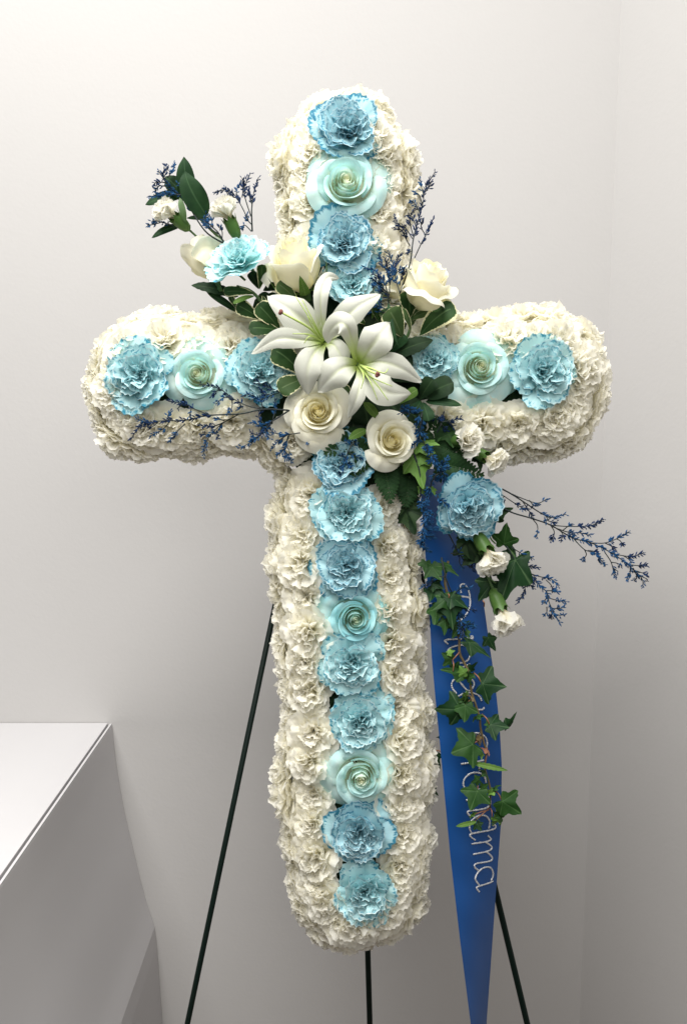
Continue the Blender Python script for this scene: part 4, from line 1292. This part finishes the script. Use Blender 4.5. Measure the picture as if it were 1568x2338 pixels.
def ivy_leaf(root, base, tip, mat, width=1.0, yaw=0.0, curl=0.25, roll=0.0, name='leaf'):
    b, t = pt(*base), pt(*tip)
    Y = (t - b)
    L = Y.length * 0.95
    Y.normalize()
    N = dr(math.sin(yaw), 0.35, math.cos(yaw))
    X = Y.cross(N).normalized()
    N = X.cross(Y).normalized()
    roll = roll or math.sin(LEAF_SEED[0] * 2.7) * 0.35
    if roll:
        M = Matrix.Rotation(roll, 3, Y)
        X, N = M @ X, M @ N
    half = np.array(IVY_HALF)
    out = np.vstack([half, (half[1:-1] * [-1, 1])[::-1]])
    out = catmull([(*p, 0) for p in out] + [(*out[0], 0)], 49)[:-1, :2]
    rng = np.random.default_rng(LEAF_SEED[0])
    LEAF_SEED[0] += 1
    out = out * (1 + rng.uniform(-.05, .05, (len(out), 1)))
    c = np.array([0.0, 0.06])
    n = len(out)
    V, A = [], []
    rings = [0.0, 0.25, 0.5, 0.75, 1.0]
    ta = [math.atan2(x, y - 0.06) for x, y in IVY_TIPS]
    for r in rings:
        for i in range(n):
            p = c + (out[i] - c) * r
            q = math.atan2(out[i][0], out[i][1] - 0.06)
            ve = max(math.exp(-(abs((q - a + math.pi) % (2 * math.pi) - math.pi) / 0.10) ** 2) for a in ta)
            z = -curl * (p[0] ** 2 * 0.9 + 0.45 * max(0, p[1]) ** 2) - 0.04 * ve * r + 0.02 * math.sin(p[0] * 9 + p[1] * 7)
            w3 = b + X * (p[0] * width * L) + Y * (p[1] * L) + N * (z * L)
            V.append(list(w3))
            A.append((r, ve if r > 0 else 1, 0, 0))
    Fc = [(j * n + i, j * n + (i + 1) % n, (j + 1) * n + (i + 1) % n, (j + 1) * n + i) for j in range(len(rings) - 1) for i in range(n)]
    me = make_mesh(name, np.array(V) - np.array(list(root.location)), Fc, A)
    return link(name, me, root, mat)


VS = [p3(zv, 480, -60, .0), p3(zv, 430, 200, .010), p3(zv, 470, 430, .014), p3(zv, 560, 800, .016), p3(zv, 640, 1080, .018), p3(zv, 650, 1300, .020), p3(zv, 720, 1450, .020), p3(zv, 790, 1600, .022), p3(zv, 820, 1850, .022),
      p3(zv, 890, 2080, .022), p3(zv, 945, 2250, .022), p3(zw, 880, 260, .022), p3(zw, 930, 480, .022), p3(zw, 965, 620, .022), p3(zw, 945, 860, .022), p3(zw, 1000, 1060, .022), p3(zw, 1025, 1200, .022), p3(zw, 1020, 1440, .022)]
V0 = empty('ivy_vine', pt(*VS[0]), 'trailing ivy vine hanging down in front of the blue ribbon', 'ivy')
stem(V0, VS, .0015, .0010, M_VINE)
IV = [  # map, base, tip, material, width, yaw, curl
    (zv, (970, 1750, .030), (1345, 1800, .036), M_IVY, 1.0, 0, .22), (zv, (680, 2130, .028), (272, 2140, .034), M_IVY, .80, 0, .35), (zv, (735, 2060, .032), (715, 2335, .038), M_IVY_MID, .95, .2, .3),
    (zw, (1010, 215, .028), (1310, 240, .034), M_IVY, .95, 0, .3), (zw, (1010, 210, .028), (930, 215, .030), M_IVY_MID, 1.0, .4, .2), (zw, (1250, 260, .022), (1430, 45, .026), M_IVY, .35, .6, .3),
    (zw, (785, 500, .030), (425, 645, .036), M_IVY_MID, 1.02, 0, .22), (zw, (840, 1180, .030), (720, 1495, .036), M_IVY_MID, 1.0, 0, .22), (zw, (900, 1170, .026), (990, 1090, .030), M_IVY_MID, .9, 0, .2),
    (zw, (1190, 1340, .030), (1490, 1560, .036), M_IVY_MID, 1.0, 0, .25), (zw, (860, 1030, .030), (735, 1080, .034), M_IVY_MID, .8, .3, .2),
    (zw, (820, 1680, .030), (900, 1800, .034), M_IVY, .9, .2, .3), (zv, (760, 1130, .030), (1135, 1340, .036), M_IVY, .42, .5, .3), (zv, (1060, 1060, -.012), (1190, 1270, -.010), M_IVY, .7, 0, .2),
    (zv, (530, 1400, .024), (385, 1290, .030), M_IVY_MID, .9, -.2, .2), (zv, (470, 1300, .026), (585, 1255, .030), M_IVY_LIGHT, .6, 0, .2), (zv, (750, 1600, .024), (365, 1520, .032), M_IVY_MID, .45, -.4, .2), (zv, (740, 1590, .026), (540, 1630, .030), M_IVY_LIGHT, .7, 0, .2),
    (zv, (560, 1550, .022), (640, 1420, .026), M_IVY_MID, .8, 0, .2), (zv, (770, 1560, .020), (915, 1430, .026), M_IVY, .4, .3, .2),
    (zv, (485, 470, .026), (235, 660, .034), M_IVY_MID, .62, -.2, .25), (zv, (490, 475, .028), (550, 950, .036), M_IVY, .60, 0, .25), (zv, (500, 460, .026), (790, 620, .034), M_IVY, .70, .3, .25),
    (zv, (330, 600, .020), (255, 890, .028), M_IVY_MID, .8, -.2, .2), (zv, (430, 800, .022), (430, 1045, .030), M_IVY_MID, .6, 0, .2), (zv, (270, 300, .016), (190, 540, .022), M_IVY, .9, -.2, .3), (zv, (250, 260, .018), (420, 340, .024), M_IVY, .8, 0, .3),
    (zv, (235, 10, .020), (395, 225, .030), M_IVY_MID, .85, 0, .2), (zv, (390, -30, .018), (655, 160, .026), M_IVY_MID, .30, .3, .2), (zv, (150, -60, .018), (140, 110, .024), M_IVY_MID, .9, -.2, .2),
    (zv, (730, 960, .024), (800, 1100, .030), M_IVY_MID, .5, 0, .2), (zv, (640, 900, .022), (540, 1080, .028), M_IVY_MID, .8, 0, .2), (zv, (740, 860, .018), (860, 900, .024), M_IVY, .6, 0, .3),
    (zw, (890, 630, .028), (900, 740, .032), M_IVY_LIGHT, .6, 0, .2), (zw, (150, 1150, -.02), (262, 1275, -.018), M_IVY, .45, 0, .2), (zw, (180, 640, -.02), (290, 880, -.018), M_IVY, .55, 0, .2), (zw, (300, 400, -.024), (215, 405, -.024), M_IVY, .4, 0, .2), (zw, (300, 690, -.022), (250, 640, -.022), M_IVY, .8, 0, .2)]
for f, b, t, m, wd, yw, cu in IV:
    ivy_leaf(V0, p3(f, *b), p3(f, *t), m, wd, yw, cu)
for f, b, t, hw, m in [(zw, (750, 780, .030), (1285, 895, .036), 46, M_LIGHT_LEAF), (zw, (820, 1650, .032), (512, 1722, .038), 40, M_LIGHT_LEAF)]:
    leaf(V0, p3(f, *b), p3(f, *t), hw * .154, m, prof_lance, 0.04, 0.3, serr=.1)
PET = [(zv, (860, 1590), (970, 1750)), (zv, (640, 1290), (545, 1400)), (zv, (545, 1400), (550, 1570)), (zv, (840, 1960), (700, 2090)), (zw, (900, 60), (1010, 210)), (zw, (900, 420), (790, 490)), (zw, (830, 1090), (830, 1190)),
       (zw, (1090, 1190), (1190, 1340)), (zw, (1010, 1450), (800, 1640)), (zw, (1000, 1480), (760, 1560)), (zw, (1020, 1450), (1050, 1580)), (zw, (965, 580), (950, 780)), (zw, (160, 640), (290, 610)), (zv, (470, 420), (490, 480)), (zv, (1010, 610), (990, 520))]
for f, a, b in PET:
    (x0, y0), (x1, y1) = f(*a), f(*b)
    stem(V0, [(x0, y0, .022), ((x0 + x1) / 2 + 2, (y0 + y1) / 2 - 2, .029), (x1, y1, .028)] if f is not zw or a[0] > 200 else [(x0, y0, -.02), ((x0 + x1) / 2, y0 - 6, -.02), (x1, y1, -.02)], .0007, .0006, M_PETIOLE, 'petiole')
BUD = [(zv, (815, 1660), 75, M_IVY_MID), (zv, (735, 1920), 50, M_IVY_LIGHT), (zv, (770, 2000), 55, M_IVY_MID), (zv, (835, 1975), 26, M_VINE), (zw, (860, 110), 55, M_IVY_MID), (zw, (930, 930), 45, M_IVY_MID), (zw, (1040, 1200), 62, M_IVY_LIGHT), (zw, (1100, 1170), 35, M_IVY_MID),
       (zw, (1090, 1600), 60, M_IVY_LIGHT), (zw, (1150, 1560), 62, M_IVY_MID), (zw, (765, 1560), 38, M_IVY_LIGHT), (zw, (850, 430), 45, M_VINE), (zw, (960, 590), 34, M_PETIOLE)]
for f, c, r, m in BUD:
    for q in range(3):
        x, y = c[0] + random.uniform(-.4, .4) * r, c[1] + random.uniform(-.4, .4) * r
        a = random.uniform(0, 6.28)
        ivy_leaf(V0, p3(f, x - r * .5 * math.cos(a), y - r * .5 * math.sin(a), .026), p3(f, x + r * .6 * math.cos(a), y + r * .6 * math.sin(a), .030 + .003 * q), m, .9, random.uniform(-.6, .6), .4, name='young_leaf')

S = empty('ivy_sprig', pt(1100, 1190, .004), 'ivy sprig with dark lobed leaves beside the hanging small white carnations', 'ivy', 'ivy sprigs in the spray')
for f, b, t, m, wd, yw, cu in [
        (zs, (575, 490, .010), (708, 440, .018), M_DARK_LEAF, .55, .2, .2), (zs, (650, 660, .012), (665, 535, .022), M_IVY_MID, .80, 0, .2), (zs, (725, 735, .012), (608, 1035, .026), M_IVY, .52, .1, .3), (zs, (580, 880, .004), (500, 1000, .010), M_IVY, .8, -.1, .2),
        (zs, (690, 700, .008), (640, 780, .014), M_IVY, .6, .2, .2), (zs, (740, 860, .014), (700, 930, .020), M_IVY, .6, .6, .2), (zs, (420, 640, .004), (480, 760, .010), M_DARK_LEAF, 1.0, 0, .2), (zs, (500, 700, .002), (400, 780, .006), M_DARK_LEAF, .9, 0, .2),
        (zs, (560, 560, .004), (530, 600, .010), M_DARK_LEAF, 1.0, 0, .2)]:
    ivy_leaf(S, p3(f, *b), p3(f, *t), m, wd, yw, cu)
stem(S, [p3(zs, 540, 560, .0), p3(zs, 600, 610, .004), p3(zs, 690, 700, .010), p3(zs, 740, 770, .012)], .0010, .0008, M_STEM)
stem(S, [p3(zs, 560, 560, .0), p3(zs, 570, 620, .008), p3(zs, 600, 655, .010)], .0009, .0008, M_STEM)
stem(S, [p3(zs, 515, 810, .0), p3(zs, 540, 840, .004), p3(zs, 600, 890, .008)], .0012, .0010, M_STEM)

S = empty('ivy_sprig', pt(955, 1050, .014), 'light green ivy leaves just under the lowest white rose', 'ivy', 'ivy sprigs in the spray')
for f, b, t, m, wd, yw, cu in [
        (zc, (300, 470, .030), (450, 640, .040), M_IVY_LIGHT, .62, 0, .2), (zc, (420, 460, .030), (600, 485, .038), M_IVY_LIGHT, .65, .2, .2), (zc, (440, 560, .028), (470, 690, .036), M_IVY_LIGHT, .7, 0, .2), (zc, (260, 620, .026), (395, 1100, .038), M_IVY_LIGHT, .50, -.1, .2),
        (zc, (330, 650, .028), (500, 780, .034), M_IVY_LIGHT, .6, 0, .2), (zc, (340, 1050, .022), (440, 1190, .028), M_IVY_LIGHT, .5, 0, .2), (zc, (480, 1060, .022), (540, 1160, .028), M_IVY_LIGHT, .7, 0, .2), (zc, (620, 800, .020), (820, 960, .028), M_IVY_MID, .5, 0, .2),
        (zc, (560, 860, .018), (620, 1000, .024), M_IVY_MID, .7, 0, .2), (zc, (170, 250, .024), (300, 340, .032), M_IVY_MID, .6, 0, .2), (zc, (700, 300, .018), (780, 520, .030), M_IVY_MID, .75, 0, .3), (zc, (1120, 620, .014), (1150, 850, .024), M_IVY, .5, .3, .3),
        (zc, (150, 1330, .008), (260, 1700, .016), M_DARK_LEAF, .7, -.2, .2), (zc, (330, 1240, .006), (200, 1420, .012), M_DARK_LEAF, .9, -.2, .2), (zc, (80, 760, .008), (30, 900, .014), M_DARK_LEAF, .9, 0, .2), (zc, (180, 860, .008), (250, 960, .014), M_DARK_LEAF, .9, 0, .2)]:
    ivy_leaf(S, p3(f, *b), p3(f, *t), m, wd, yw, cu)
stem(S, [p3(zc, 250, 600, .028), p3(zc, 330, 850, .030), p3(zc, 340, 1150, .028), p3(zc, 300, 1220, .024)], .0010, .0008, M_SPRIG)
